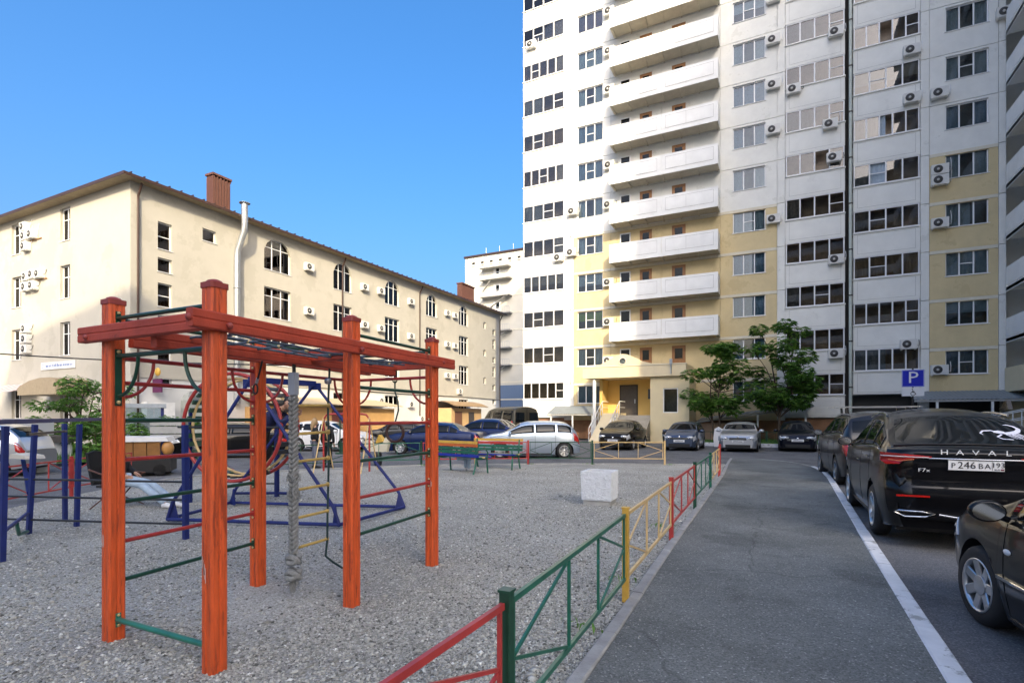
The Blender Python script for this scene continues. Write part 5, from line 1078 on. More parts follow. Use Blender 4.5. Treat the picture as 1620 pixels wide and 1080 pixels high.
def car(name, label, kind, loc, heading, L, W, H, wb, fo, col, wr=.32, gc=.19, rimm=M_RIM, spokes=5, style='plain', panes=None, plate=None, glassm=M_CGLASS, group="parked cars", head=None, tail=None, trim=None, mirrors=True, ws=None, rw=None, grille=None, sign=None, seams=True, steer=0):
    """car standing with its middle at loc, nose towards heading (angle of local +y)"""
    t = thing(name, label, "van" if kind == 'van' else "car", (loc[0], loc[1], loc[2] if len(loc) > 2 else RZ), heading, group); c = Car(kind, L, W, H, wb, fo, wr, gc); O = (0, L / 2, 0)
    t["_"] = 0; del t["_"]
    body = c.body().obj("body", col, t, O)
    md = body.modifiers.new("edge", 'EDGE_SPLIT'); md.split_angle = R(50)
    # glass
    ws = ws or {'sedan': (.735, .625), 'hatch': (.735, .585), 'suv': (.71, .58), 'coupe': (.715, .585), 'van': (.825, .705)}[kind]
    rw = rw or {'sedan': (.205, .31), 'hatch': (.038, .115), 'suv': (.028, .085), 'coupe': (.068, .235), 'van': (.005, .02)}[kind]
    wsg = c.top_patch(lambda e: L * (ws[1] + .006), lambda e: L * (ws[0] - .004 - .02 * e * e), 2.07).obj("windscreen", glassm, t, O)
    if kind != 'van': c.top_patch(lambda e: L * (rw[0] + .008 * e), lambda e: L * (rw[1] - .004), 2.10).obj("rear_window", glassm, t, O)
    panes = panes or {'sedan': [(.225, .30), (.31, .475), (.49, .70)], 'hatch': [(.09, .225), (.245, .44), (.455, .70)], 'suv': [(.075, .225), (.24, .42), (.435, .68)], 'coupe': [(.13, .235), (.25, .43), (.445, .69)], 'van': [(.05, .3), (.32, .58), (.64, .80)]}[kind]
    for sd in (1, -1):
        for a, b_ in panes:
            c.patch(L * a, L * b_, 1.14, 1.86, sd, .005, 10, 5).obj("side_window", glassm, t, O)
        if trim: c.patch(L * panes[0][0] - .02, L * panes[-1][1] + .03, 1.05, 1.10, sd, .008, 14, 1).obj("window_trim", trim, t, O)
        if seams:
            dl = [panes[-1][1] - .005, panes[-1][0] - .008] + ([panes[1][0] + .0] if len(panes) > 2 else [])
            for q in dl: c.patch(L * q - .005, L * q + .005, .10, .99, sd, .0015, 1, 12).obj("door_gap", M_SEAM, t, O)
            for q in (panes[-1][0] + .02, (panes[1][0] if len(panes) > 2 else panes[0][0]) + .03):
                p = c.spt(L * q, .80, sd, .014); MB().bar(p + Vector((0, -.09, 0)), p + Vector((0, .09, 0)), .02, .028, ch=.005).obj("door_handle", col if trim is None else trim, t, O)
        c.patch(L * .20 if kind != 'van' else L * .1, L * .74, .0, .06, sd, .006, 12, 1).obj("side_sill", M_BLACKP, t, O)
        # lamps
        h0, h1, hu0, hu1 = head or (.90, .982, .72, .99)
        lm = c.patch(lambda q: L * (h0 + .03 * q), L * h1, hu0, hu1, sd, .006, 6, 4).obj("headlamp", M_LAMPC, t, O)
        fl = MB().ball((sd * c.W * .64, L - .085, H * (.455 if kind != 'suv' else .50)), .19, .115, .078, 14, 8).obj("headlamp", M_LAMPC, t, O); MB().ball((sd * c.W * .62, L + .008, H * (.455 if kind != 'suv' else .50)), .055, .03, .05, 10, 7).obj("lamp_reflector", M_CHROME, fl, O)
        t0, t1, tu0, tu1 = tail or (.006, .045, .70, 1.15)
        c.patch(L * t0, lambda q: L * (t1 + .015 * q), tu0, tu1, sd, .006, 6, 4).obj("tail_lamp", M_TAIL, t, O)
        if mirrors:
            my = L * ws[0] - .18; p = c.pt(my, 1.0, sd); mc = p + Vector((sd * .13, 0, .08))
            hbm = MB().ball(mc, .115, .09, .08, 16, 10); hbm.v = [(x, max(y, mc.y - .035), z) for x, y, z in hbm.v]; hbm.cyl(p + Vector((0, 0, .02)), mc - Vector((sd * .06, 0, .03)), .025, n=6)
            mm = hbm.obj("mirror", col, t, O); MB().add([mc + Vector((.098 * math.cos(q * .3927), -.0365, .066 * math.sin(q * .3927))) for q in range(16)], [tuple(range(16))]).obj("mirror_glass", M_CHROME, mm, O)
        # wheels
        for sc in (c.sf, c.sr):
            wd = .2; ty, ri, dk = wheel_meshes(wr, wd, rimm, spokes, style); w_ = link("wheel", ty, t, (sd * (c.W - wd / 2 - .012), sc - L / 2, wr)); 
            if sd < 0: w_.rotation_euler = (0, 0, math.pi)
            if steer and sc == c.sf: w_.rotation_euler[2] += steer
            link("rim", ri, w_); link("brake_disc", dk, w_)
            lin_ = MB(); n = 12; r_ = c.ra + .01; z0 = c.W * .97; z1 = c.W - .34
            pts = [(sc + r_ * math.cos(math.pi * i / n), wr + r_ * math.sin(math.pi * i / n)) for i in range(n + 1)]
            lin_.add([(sd * q, y, z) for q in (z0, z1) for y, z in pts], [(i, i + 1, n + 2 + i, n + 1 + i) for i in range(n)] + [tuple(range(n + 1, 2 * n + 2))]); lin_.obj("wheel_arch", M_BLACKP, t, O)
    MB().box(-c.W * .80, c.W * .80, L * .05, L * .95, gc - .01, gc + .16).obj("underbody", M_BLACKP, t, O)
    # front and rear fittings
    gl = grille or (.44, .50, .5)
    zf = c.section(L * .999)
    gz = H * .40; gy = L + .004
    MB().box(-c.W * .62, c.W * .62, L - .06, L + .006, H * .145, H * .25).obj("bumper_intake", M_BLACKP, t, O)
    gg = MB().box(-c.W * gl[2], c.W * gl[2], L - .10, L + .008, H * (gl[0] - .10), H * (gl[1] - .10)).obj("grille", M_BLACKP, t, O)
    for i in range(3): MB().box(-c.W * gl[2] * .97, c.W * gl[2] * .97, L + .008, L + .016, H * (gl[0] - .10) + .012 + i * H * (gl[1] - gl[0]) / 3, H * (gl[0] - .10) + .022 + i * H * (gl[1] - gl[0]) / 3).obj("grille_bar", M_CHROME, gg, O)
    MB().lathe([(0, .01), (.045, .008), (.05, 0)], (0, L + .012, H * (gl[1] - .085)), 'y', 14).obj("badge", M_CHROME, t, O)
    if plate:
        end, zp, txt, reg = plate
        if end == 'f':
            q = MB().box(-.26, .26, L + .012, L + .020, zp - .056, zp + .056).obj("number_plate", M_PLATE, t, O)
            for i in range(8): MB().box(.20 - i * .052 - .03, .20 - i * .052, L + .0202, L + .0212, zp - .032, zp + (.03 if i in (1, 2, 3) else .015)).obj("plate_mark", mat("plate_mark_grey", (.12, .12, .13), .5), q, O)
        else:
            q = MB().box(-.26, .26, -.030, -.022, zp - .056, zp + .056).obj("number_plate", M_PLATE, t, O)
    return t, c, O
HN = 0.0                     # nose towards +Y
HS = math.pi                 # nose towards the viewer
HL = math.atan2(-.448, -.894) - math.pi / 2   # nose to the left, across the view
P_BLACK = paint("black", (.004, .004, .005)); P_BLACKB = paint("blue_black", (.006, .007, .014)); P_GREY = paint("dark_graphite", (.03, .031, .034), .5)
P_SILVER = paint("silver", (.55, .57, .60), .75, .3); P_SILVB = paint("silver_blue", (.42, .50, .60), .65, .3); P_BLUE = paint("deep_blue", (.010, .022, .085), .4); P_BLUG = paint("blue_grey", (.07, .095, .15), .5)
P_BRON = paint("black_bronze", (.022, .018, .012), .3); P_VAN = paint("dark_olive_grey", (.05, .046, .034), .2, .4); P_WHT = paint("white", (.68, .69, .70))
M_LETTER = mat("silver_letter", (.72, .73, .74), .35)
# --- black coupe SUV, rear towards the viewer
hx, hy = 2.05, 8.25; HDZ = .08
hv, hc, hO = car("parked_car", "glossy black coupe-shaped SUV with red tail lamps and scorpion sticker, rear towards viewer", 'coupe', (hx, hy + 2.31), HN + R(.6), 4.62, 1.84, 1.80, 2.74, .93, P_BLACK, .36, .22, M_RIM, 5, 'double', trim=M_CHROME, seams=True, tail=(.001, .001, .5, .6))
for o in [o for o in hv.children if o.name.startswith("tail_lamp")]: bpy.data.objects.remove(o)
def hob(b, n, m, p=None):
    o = b.obj(n, m, p or hv, hO)
    if p is None and n in ("rear_bumper", "tail_lamp", "reflector", "exhaust_trim", "chrome_strip", "spoiler_lip", "number_plate"): o.location.z = HDZ
    return o
def rear_y(z): 
    """outermost y of the tail at height z on the centre line"""
    best = 9
    for i in range(60):
        s = i * .004; p = hc.pt(s, 2.999)
        if p.z >= z: return s
    return .2
def tail_curve(z, x):   # y of the rear skin at height z, |x|
    w0 = hc.W * .80; s = 0.0
    if z > hc.section(0)[1]: s = rear_y(z)
    return s
def rbox(x0, x1, z0, z1, t0=.0, t1=.012, y=None):
    y = tail_curve((z0 + z1) / 2, 0) if y is None else y; return MB().box(x0, x1, y - t1, y - t0, z0, z1)
# tailgate lower body: a shaped rear panel and bumper in front of the flat end cap
rp = [(-.01, .50), (.05, .36), (.06, .30), (-.05, .30), (-.09, .42), (-.10, .62), (-.075, .72), (-.04, .75), (-.045, .98), (-.03, 1.13), (.0, 1.18), (.10, 1.20)]
b = MB(); xs = [-1, -.93, -.8, -.5, 0, .5, .8, .93, 1]; vs = []
for q in xs:
    for (dy, z) in rp:
        k = abs(q); pull = .20 * max(0, (k - .72) / .28) ** 2; wz = hc.W * (1 - .075 * abs(((z - .25) / .87 - .58) / .58) ** 2.2) * (.985 if z > .3 else .95)
        vs.append((q * wz * .975, dy + pull + .02, z))
m_ = len(rp); b.add(vs, [(i * m_ + j, i * m_ + j + 1, (i + 1) * m_ + j + 1, (i + 1) * m_ + j) for i in range(len(xs) - 1) for j in range(m_ - 1)], True)
o = hob(b, "rear_bumper", P_BLACK); o.modifiers.new("s", 'SUBSURF').levels = 2; o.modifiers["s"].render_levels = 2
for sd in (1, -1):
    lampv = [(sd * .93, .10, 1.14), (sd * .90, .035, 1.14), (sd * .70, -.020, 1.125), (sd * .42, -.034, 1.10), (sd * .42, -.034, 1.085), (sd * .68, -.024, 1.06), (sd * .75, -.02, 1.0), (sd * .88, .03, .99), (sd * .93, .12, 1.03)]
    n = len(lampv); lb_ = MB().add(lampv + [(x, y + .06, z) for x, y, z in lampv], [tuple(range(n))] + [(i, (i + 1) % n, n + (i + 1) % n, n + i) for i in range(n)])
    lmp = hob(lb_, "tail_lamp", M_TAIL)
    hob(MB().tube([(sd * .93, .085, 1.095), (sd * .89, .025, 1.095), (sd * .70, -.028, 1.09), (sd * .45, -.04, 1.085)], .008, 6), "lamp_strip", mat("pale_lamp_strip", (.62, .5, .5), .2), lmp)
    hob(MB().tube([(sd * .86, .015, 1.05), (sd * .74, -.028, 1.035), (sd * .6, -.034, 1.06)], .006, 6), "lamp_strip", mat("orange_lamp_strip", (.6, .16, .06), .2), lmp)
    hob(MB().box(sd * .62 - .17, sd * .62 + .17, -.084, -.07, .60, .622), "reflector", M_TAIL)
    tp = [(sd * .80, -.02, .40), (sd * .76, -.055, .425), (sd * .52, -.075, .42), (sd * .40, -.078, .40), (sd * .50, -.075, .36), (sd * .70, -.065, .35)]
    hob(MB().tube(tp, .011, 6, True), "exhaust_trim", M_CHROME)
    hob(MB().tube([hc.spt(4.62 * q, 2.02, sd, .035) for q in (.27, .30, .36, .44, .52, .57)], .016, 8), "roof_rail", M_CHROME)
hob(MB().tube([(x, -.052 + .03 * (abs(x) / .45) ** 2, 1.075) for x in [-.45 + i * .09 for i in range(11)]], .011, 6), "chrome_strip", M_CHROME)
hob(MB().tube([(-.36, -.078, .395), (-.2, -.082, .375), (.2, -.082, .375), (.36, -.078, .395)], .013, 6), "chrome_strip", M_CHROME)
hob(MB().tube([(-.80, .04, 1.225), (-.5, .03, 1.245), (0, .022, 1.252), (.5, .03, 1.245), (.80, .04, 1.225)], .016, 8), "spoiler_lip", P_BLACK)
for i, ch in enumerate("HAVAL"): add_text("badge_letter", ch, .085, M_LETTER, hv, (-.30 + i * .15, -2.31 - .045, 1.155 + HDZ), '-y', 1.35)
add_text("model_badge", "F7x", .06, M_LETTER, hv, (-.50, -2.31 - .04, .93 + HDZ), '-y', 1.4)
q = hob(MB().box(-.262, .262, -.048, -.036, .945, 1.06), "number_plate", M_PLATE); hob(MB().box(-.268, .268, -.042, -.034, .938, 1.066), "plate_holder", M_BLACKP, q)
for txt, sz, x, z in (("P", .088, -.215, .996), ("246", .118, -.087, 1.003), ("B", .088, .045, .996), ("A", .088, .108, .996), ("193", .085, .205, 1.012), ("RUS", .028, .195, .962)): add_text("plate_print", txt, sz, M_INK, q, (x, -2.31 - .0495, z), '-y')
hob(MB().box(.148, .152, -.0500, -.0482, .95, 1.055), "plate_line", M_INK, q); hob(MB().box(.228, .258, -.05, -.0482, .952, .972), "plate_flag", mat("flag_mark", (.15, .02, .04), .5), q)
fin = hc.pt(4.62 * .285, 2.999); hob(MB().prism([(-.10, 0), (.16, 0), (.02, .085), (-.04, .095)], 'x', -.018, .018), "antenna_fin", P_BLACK).location = (0, fin.y - 2.31, fin.z)
# scorpion sticker on the rear window: flat print following the glass
M_STK = mat("sticker_white", (.70, .71, .80), .5)
def gl_pt(u, v): # u across (m, +right), v up the slope 0..1
    s = 4.62 * (.072 + .15 * v); 
    k = 2.10
    best = None
    for i in range(40):
        uu = 2.08 + .92 * i / 39; p = hc.spt(s, min(uu, 2.999), 1, .010)
        if p.x <= abs(u): best = p; break
    best = best or hc.spt(s, 2.999, 1, .010); return Vector((u, best.y, best.z))
def ribbon(pts, wds):
    b = MB(); vs = []
    for i, (u, v) in enumerate(pts):
        a = Vector(pts[max(i - 1, 0)]); c2 = Vector(pts[min(i + 1, len(pts) - 1)]); d = c2 - a; d.y *= .7; d.normalize(); n = Vector((-d.y, d.x)); wv = wds[i] if isinstance(wds, (list, tuple)) else wds
        vs += [gl_pt(u + n.x * wv, v + n.y * wv * 1.4), gl_pt(u - n.x * wv, v - n.y * wv * 1.4)]
    return b.add(vs, [(2 * i, 2 * i + 2, 2 * i + 3, 2 * i + 1) for i in range(len(pts) - 1)])
stk = [([(.40, .42), (.47, .40), (.54, .43), (.60, .50), (.63, .60), (.60, .70), (.54, .74), (.50, .72)], [.01, .03, .035, .03, .022, .018, .014, .006]), ([(.40, .42), (.33, .48), (.25, .46), (.21, .38), (.23, .32)], [.02, .012, .012, .010, .004]), ([(.42, .36), (.36, .26), (.40, .19), (.50, .18)], [.012, .01, .01, .008]), ([(.35, .44), (.40, .44), (.46, .43)], [.02, .04, .02])]
for i in range(3): stk.append(([(.50 + i * .04, .42), (.56 + i * .035, .34), (.60 + i * .03, .25)], [.008, .007, .004])); stk.append(([(.46 + i * .03, .36), (.50 + i * .035, .28), (.54 + i * .03, .20)], [.008, .006, .004]))
b = MB()
for p, w_ in stk:
    r_ = ribbon(p, w_); b.add(r_.v, r_.f)
hob(b, "scorpion_sticker", M_STK)
# --- dark SUV with roof bars ahead of it
xt, xc, xO = car("parked_car", "dark graphite SUV with roof bars parked ahead of the black coupe SUV", 'suv', (2.0, 14.75 + 2.3), HN + R(4), 4.6, 1.82, 1.82, 2.7, .95, P_GREY, .35, .22, M_RIMD, 5, 'double', trim=M_CHROME)
for s, zz in ((.22, 0), (.40, 0)):
    y = 4.6 * s; p = xc.pt(y, 2.02); rb = MB().bar((-.92, y, 1.82 + .10), (.92, y, 1.82 + .10), .07, .028).obj("roof_bar", M_STEEL, xt, xO)
    for sd in (1, -1): MB().bar((sd * .60, y, 1.70), (sd * .62, y, 1.905), .05, .05, up=(0, 1, 0)).obj("bar_foot", M_BLACKP, rb, xO)
for sd in (1, -1): MB().tube([xc.spt(4.6 * q, 2.03, sd, .035) for q in (.14, .2, .3, .4, .5)], .014, 6).obj("roof_rail", M_STEEL, xt, xO)
# --- black car at the right edge
bc, bcc, bO = car("parked_car", "glossy black car with silver wheel cover at the lower right corner", 'hatch', (2.39, 4.37), HN + R(6), 4.2, 1.74, 1.46, 2.56, .83, P_BLACK, .315, .17, M_RIM, 7, 'cap', steer=R(5))
pp = bcc.spt(4.2 - .83 - .52, .72, -1, .006); MB().ball(pp, .012, .05, .022, 10, 6).obj("side_repeater", M_PLATE, bc, bO)
bcc.patch(.6, 3.0, .42, .455, -1, .012, 10, 1).obj("rub_strip", M_CHROME, bc, bO)
# --- row facing the viewer
car("parked_car", "dark saloon with bronze reflections parked before the entrance steps", 'sedan', (-7.6, 28.6), HS, 4.25, 1.74, 1.53, 2.63, .85, P_BRON, .30, .17, plate=('f', .50, 0, 0), head=(.905, .985, .60, .98), mirrors=True)
car("parked_car", "small blue-grey hatchback left of the silver saloon", 'hatch', (-4.5, 29.2), HS, 3.72, 1.64, 1.46, 2.36, .70, P_BLUG, .285, .16, plate=('f', .50, 0, 0), head=(.905, .985, .62, .98), grille=(.50, .56, .5))
car("parked_car", "silver saloon with chrome grille in the middle of the row", 'sedan', (-1.85, 29.9), HS, 4.55, 1.78, 1.45, 2.72, .78, P_SILVER, .315, .15, plate=('f', .52, 0, 0), head=(.905, .985, .62, .98), trim=M_CHROME, grille=(.50, .58, .42))
car("parked_car", "black hatchback with round headlamps at the right end of the row", 'hatch', (.7, 31.0), HS, 4.03, 1.70, 1.49, 2.51, .85, P_BLACKB, .31, .16, plate=('f', .56, 0, 0), head=(.90, .978, .70, .995), grille=(.46, .52, .55))
# --- cars across the back
car("parked_car", "silver-blue hatchback seen from the side behind the back fence", 'hatch', (-9.45, 20.35), HL + R(3), 4.1, 1.72, 1.53, 2.6, .85, P_SILVB, .315, .17, M_RIM, 8, 'plain', tail=(.005, .06, .66, 1.25))
car("parked_car", "deep blue saloon behind the hanging ring", 'sedan', (-14.0, 20.3), HL + R(-14), 4.6, 1.78, 1.46, 2.7, .9, P_BLUE, .32, .16, M_RIM, 8, 'plain')
car("parked_car", "second deep blue saloon, mostly hidden behind the first", 'sedan', (-13.0, 23.2), HL + R(-20), 4.6, 1.78, 1.62, 2.7, .9, P_BLUE, .32, .16)
vt, vc, vO = car("parked_van", "dark olive van with square rear windows beyond the blue saloon", 'van', (-16.0, 31.2), R(55), 5.2, 2.0, 2.35, 3.0, .95, P_VAN, .34, .2)
for sd in (1, -1):
    MB().box(sd * .48 - .30, sd * .48 + .30, -.02, .012, 1.38, 1.95).obj("rear_window", M_CGLASS, vt, vO); MB().box(sd * .02 - .008, sd * .02 + .008, -.012, .0, .5, 2.2).obj("door_gap", M_SEAM, vt, vO)
car("parked_car", "white hatchback partly hidden by the baby swing", 'hatch', (-20.2, 20.0), HL + R(170), 4.0, 1.7, 1.5, 2.5, .8, P_WHT)
car("parked_car", "dark car behind the blue saloon near the brick ledge", 'sedan', (-19.6, 24.8), HL, 4.4, 1.75, 1.46, 2.6, .85, P_GREY)
car("parked_car", "black saloon seen between the red posts before the white cabinets", 'sedan', (-20.5, 15.0), HL + R(8), 4.5, 1.78, 1.45, 2.65, .85, P_BLACK)
car("parked_car", "silver car at the left edge behind the blue bars", 'hatch', (-20.9, 6.6), HL + R(12), 4.1, 1.72, 1.5, 2.55, .85, P_SILVER)
# ================================================================== trees and shrubs
def leaf_cloud(n, clumps, size, m_idx, seed, fan=5):
    g = random.Random(seed); bs = [MB() for _ in M_LEAF]
    for i in range(n):
        c, r = g.choice(clumps); 
        while True:
            d = Vector((g.uniform(-1, 1), g.uniform(-1, 1), g.uniform(-1, 1)))
            if .15 < d.length < 1: break
        d = d.normalized() * (d.length ** .45); p = Vector(c) + Vector((d.x * r[0], d.y * r[1], d.z * r[2])); out = Vector((d.x, d.y, d.z * .3 - .25)).normalized()
        k = g.choices(range(3), (.34, .42, .24))[0]; b = bs[k]; up = Vector((g.uniform(-.4, .4), g.uniform(-.4, .4), 1)).normalized(); r_ = out.cross(up).normalized(); s = size * g.uniform(.6, 1.25); a0 = g.uniform(-.3, .3)
        for f in range(fan):
            a = a0 + (f - (fan - 1) / 2) * .62; dd = (out * math.cos(a) + r_ * math.sin(a)); l = s * (1 - .12 * abs(f - (fan - 1) / 2)); w_ = dd.cross(up).normalized() * l * .2; q = p + dd * l * .58
            b.add([p, q + w_ + up * l * .04, p + dd * l - Vector((0, 0, l * .18)), q - w_ + up * l * .04], [(0, 1, 2, 3)])
    return bs
def tree(name, label, loc, trunks, clumps, n, size, seed, fan=5, group=None):
    t = thing(name, label, "tree", loc, 0, group); g = random.Random(seed)
    tr = MB()
    for pts, r0 in trunks:
        m = len(pts); tr.tube(pts, [r0 * (1 - .75 * i / (m - 1)) for i in range(m)], 8)
    tro = tr.obj("trunk", M_BARK, t); br = MB()
    tips = [Vector(p) for pts, _ in trunks for p in pts[1:]]
    for c, r in clumps:
        c = Vector(c); base = min(tips, key=lambda q: (q - c).length + (2 if q.z > c.z else 0)); mid = base.lerp(c, .5) + Vector((g.uniform(-.1, .1), g.uniform(-.1, .1), .1)); br.tube([base, mid, c], [.035, .022, .008], 5)
        for k in range(4):
            e = c + Vector((g.uniform(-1, 1) * r[0], g.uniform(-1, 1) * r[1], g.uniform(-.6, .8) * r[2])); br.tube([c.lerp(base, .25), c.lerp(e, .5) + Vector((0, 0, .05)), e], [.014, .01, .004], 4)
    br.obj("branches", M_BARK, t); e = link("crown", None, t)
    for i, b in enumerate(leaf_cloud(n, clumps, size, 0, seed, fan)): o = b.obj("leaf_mass", M_LEAF[i], e, fix=False); o["kind"] = "stuff"
    return t
def blob(n, box, r, seed, taper=0.):
    g = random.Random(seed); out = []
    for i in range(n):
        z = g.uniform(box[4], box[5]); q = (z - box[4]) / (box[5] - box[4]); k = 1 - taper * abs(q - .4) * 1.6; out.append(((g.uniform(box[0], box[1]) * k, g.uniform(box[2], box[3]) * k, z), tuple(r * g.uniform(.6, 1.25) * f for f in (1, 1, .6))))
    return out
c1 = blob(32, (-2.2, 2.2, -1.4, 1.4, 1.9, 5.8), .60, 11, .75)
tree("young_tree", "bushy young chestnut tree with two thin trunks behind the blue-grey hatchback", (-3.55, 34.9, .08), [([(-.1, 0, 0), (-.22, .05, 1.2), (-.35, .1, 2.6), (-.3, .1, 4.4)], .07), ([(.12, 0, 0), (.2, -.05, 1.4), (.12, 0, 3.0), (.35, .1, 5.0)], .075)], c1, 2900, .225, 21, 5)
c2 = blob(36, (-2.05, 2.2, -1.4, 1.4, 2.2, 7.0), .60, 12, .55)
tree("young_tree", "taller chestnut tree with dense dark crown behind the black hatchback", (-.15, 35.4, .08), [([(0, 0, 0), (.05, 0, 1.5), (-.1, 0, 3.0), (-.5, .1, 5.6)], .09), ([(0, 0, 1.6), (.5, 0, 3.2), (.8, .1, 5.8)], .06)], c2, 3300, .23, 22, 5)
c3 = blob(24, (-1.9, 1.9, -1.5, 1.5, .9, 3.0), .5, 13, .4)
tree("small_tree", "low spreading green tree in front of the cream building's side wall", (-24.6, 11.2, .0), [([(0, 0, 0), (.05, 0, .6), (.1, 0, 1.4), (.3, 0, 2.4)], .07), ([(0, 0, .5), (-.6, .1, 1.3), (-1.2, .1, 2.4)], .05), ([(0, 0, .5), (.7, 0, 1.4), (1.1, 0, 2.5)], .05)], c3, 3000, .14, 23, 3)
def shrub(label, loc, box, n, size, seed, clumps=9, r=.42):
    t = thing("shrub", label, "shrub", loc); cl = blob(clumps, box, r, seed, .1); e = MB()
    for c, _ in cl: e.tube([(c[0] * .3, c[1] * .3, 0), (c[0] * .8, c[1] * .8, c[2] * .6), c], [.02, .014, .006], 4)
    e.obj("stems", M_BARK, t)
    for i, b in enumerate(leaf_cloud(n, cl, size, 0, seed, 3)): o = b.obj("leaf_mass", M_LEAF[i], t, fix=False); o["kind"] = "stuff"
shrub("bushy green shrub under the small tree left of the red post", (-22.6, 11.0, .0), (-1.1, 1.1, -.7, .7, .3, 1.5), 900, .15, 31)
shrub("dark clipped hedge clump seen between the first two red posts", (-24.2, 14.2, .0), (-1.6, 1.6, -.8, .8, .2, 1.7), 1000, .15, 32, 12)
shrub("low shrub beside the white post at the far left", (-25.4, 9.9, .0), (-.9, .9, -.7, .7, .2, .9), 500, .14, 33, 7)

# ================================================================== people
def skin_obj(name, verts, edges, radii, m, parent, root=0, sub=2):
    me = bpy.data.meshes.new(name); me.from_pydata([Vector(v) for v in verts], edges, []); o = link(name, me, parent); me.materials.append(m)
    md = o.modifiers.new("skin", 'SKIN'); md.use_smooth_shade = True
    for i, r in enumerate(radii):
        sv = me.skin_vertices[0].data[i]; sv.radius = (r, r) if not isinstance(r, tuple) else r; sv.use_root = (i == root)
    s = o.modifiers.new("sub", 'SUBSURF'); s.levels = sub; s.render_levels = sub; return o
def person(label, loc, rz, J, top, legs_m, hair_m, shoe_m, hair=(1, 1, 1), scale=1., hood=None):
    """J: joint positions; body skin, jacket, trousers, hair and shoes are separate children"""
    t = thing("person", label, "person", loc, rz); t.scale = (scale,) * 3; V = lambda k: Vector(J[k])
    keys = ['pel', 'che', 'nec', 'hea', 'shl', 'ell', 'wrl', 'shr', 'elr', 'wrr', 'kl', 'al', 'kr', 'ar', 'hl', 'hr']
    ix = {k: i for i, k in enumerate(keys)}; E_ = [('pel', 'che'), ('che', 'nec'), ('nec', 'hea'), ('che', 'shl'), ('shl', 'ell'), ('ell', 'wrl'), ('che', 'shr'), ('shr', 'elr'), ('elr', 'wrr'), ('pel', 'hl'), ('hl', 'kl'), ('kl', 'al'), ('pel', 'hr'), ('hr', 'kr'), ('kr', 'ar')]
    rad = dict(pel=.11, che=.12, nec=.052, hea=.055, shl=.05, ell=.042, wrl=.03, shr=.05, elr=.042, wrr=.03, hl=.075, kl=.052, al=.036, hr=.075, kr=.052, ar=.036)
    body = skin_obj("body", [V(k) for k in keys], [(ix[a], ix[b]) for a, b in E_], [rad[k] for k in keys], M_SKIN, t)
    h = V('hea'); MB().ball(h + Vector((0, 0, .03)), .075, .092, .115, 14, 10).ball(h + Vector((0, -.095, .015)), .014, .02, .022, 8, 6).ball(h + Vector((.078, 0, .02)), .012, .022, .03, 6, 5).ball(h + Vector((-.078, 0, .02)), .012, .022, .03, 6, 5).obj("head", M_SKIN, t)
    MB().ball(h + Vector((.03, -.086, .04)), .010, .008, .007, 6, 4).ball(h + Vector((-.03, -.086, .04)), .010, .008, .007, 6, 4).obj("eyes", M_HAIRD, t)
    hb_ = MB().ball(h + Vector((0, .018, .055)), .088 * hair[0], .098 * hair[1], .11 * hair[2], 14, 10)
    if hair[2] > 1.2: hb_.tube([h + Vector((0, .06, .06)), h + Vector((0, .09, -.08)), h + Vector((0, .09, -.26))], [.07, .075, .04], 8)
    hb_.obj("hair", hair_m, t)
    jk = ['pel', 'che', 'nec', 'shl', 'ell', 'wrl', 'shr', 'elr', 'wrr']; ji = {k: i for i, k in enumerate(jk)}; JE = [(a, b) for a, b in E_ if a in ji and b in ji]
    jr = dict(pel=.155, che=.165, nec=.075, shl=.075, ell=.062, wrl=.048, shr=.075, elr=.062, wrr=.048); JV = [V(k) for k in jk]; JV[5] = V('ell').lerp(V('wrl'), .88); JV[8] = V('elr').lerp(V('wrr'), .88); JV[2] = V('che').lerp(V('nec'), .75)
    skin_obj("jacket", JV, [(ji[a], ji[b]) for a, b in JE], [jr[k] for k in jk], top, t)
    lk = ['pel', 'hl', 'kl', 'al', 'hr', 'kr', 'ar']; li = {k: i for i, k in enumerate(lk)}; LE = [(a, b) for a, b in E_ if a in li and b in li]; lr = dict(pel=.125, hl=.098, kl=.075, al=.062, hr=.098, kr=.075, ar=.062)
    skin_obj("trousers", [V(k) for k in lk], [(li[a], li[b]) for a, b in LE], [lr[k] for k in lk], legs_m, t)
    for a, k in (('al', 'kl'), ('ar', 'kr')):
        f = V(a); d = Vector(J.get('toe' + a[1], (0, -1, 0))).normalized(); MB().tube([f - d * .05 + Vector((0, 0, -.045)), f + d * .02 + Vector((0, 0, -.035)), f + d * .11 + Vector((0, 0, -.055)), f + d * .18 + Vector((0, 0, -.062))], [.042, .05, .044, .026], 8).obj("shoe", shoe_m, t)
    for sgn, wk, ek in ((1, 'wrl', 'ell'), (-1, 'wrr', 'elr')):
        w0 = V(wk); d = (w0 - V(ek)).normalized(); sde = d.cross(Vector((0, 1, 0))); sde = sde.normalized() if sde.length > .1 else Vector((1, 0, 0)); hb2 = MB(); hb2.tube([w0 - d * .02, w0 + d * .03, w0 + d * .08], [.026, .032, .03], 8)
        for q in range(4): o_ = sde * (-.024 + .016 * q); L_ = (.065, .075, .07, .055)[q]; hb2.tube([w0 + d * .07 + o_, w0 + d * (.07 + L_ * .6) + o_ + Vector((0, -.006, 0)), w0 + d * (.07 + L_) + o_ + Vector((0, -.016, 0))], [.009, .008, .006], 6)
        hb2.tube([w0 + d * .02 + sde * -.026, w0 + d * .055 + sde * -.045, w0 + d * .085 + sde * -.046], [.011, .010, .007], 6); hb2.obj("hand", M_SKIN, t)
    return t
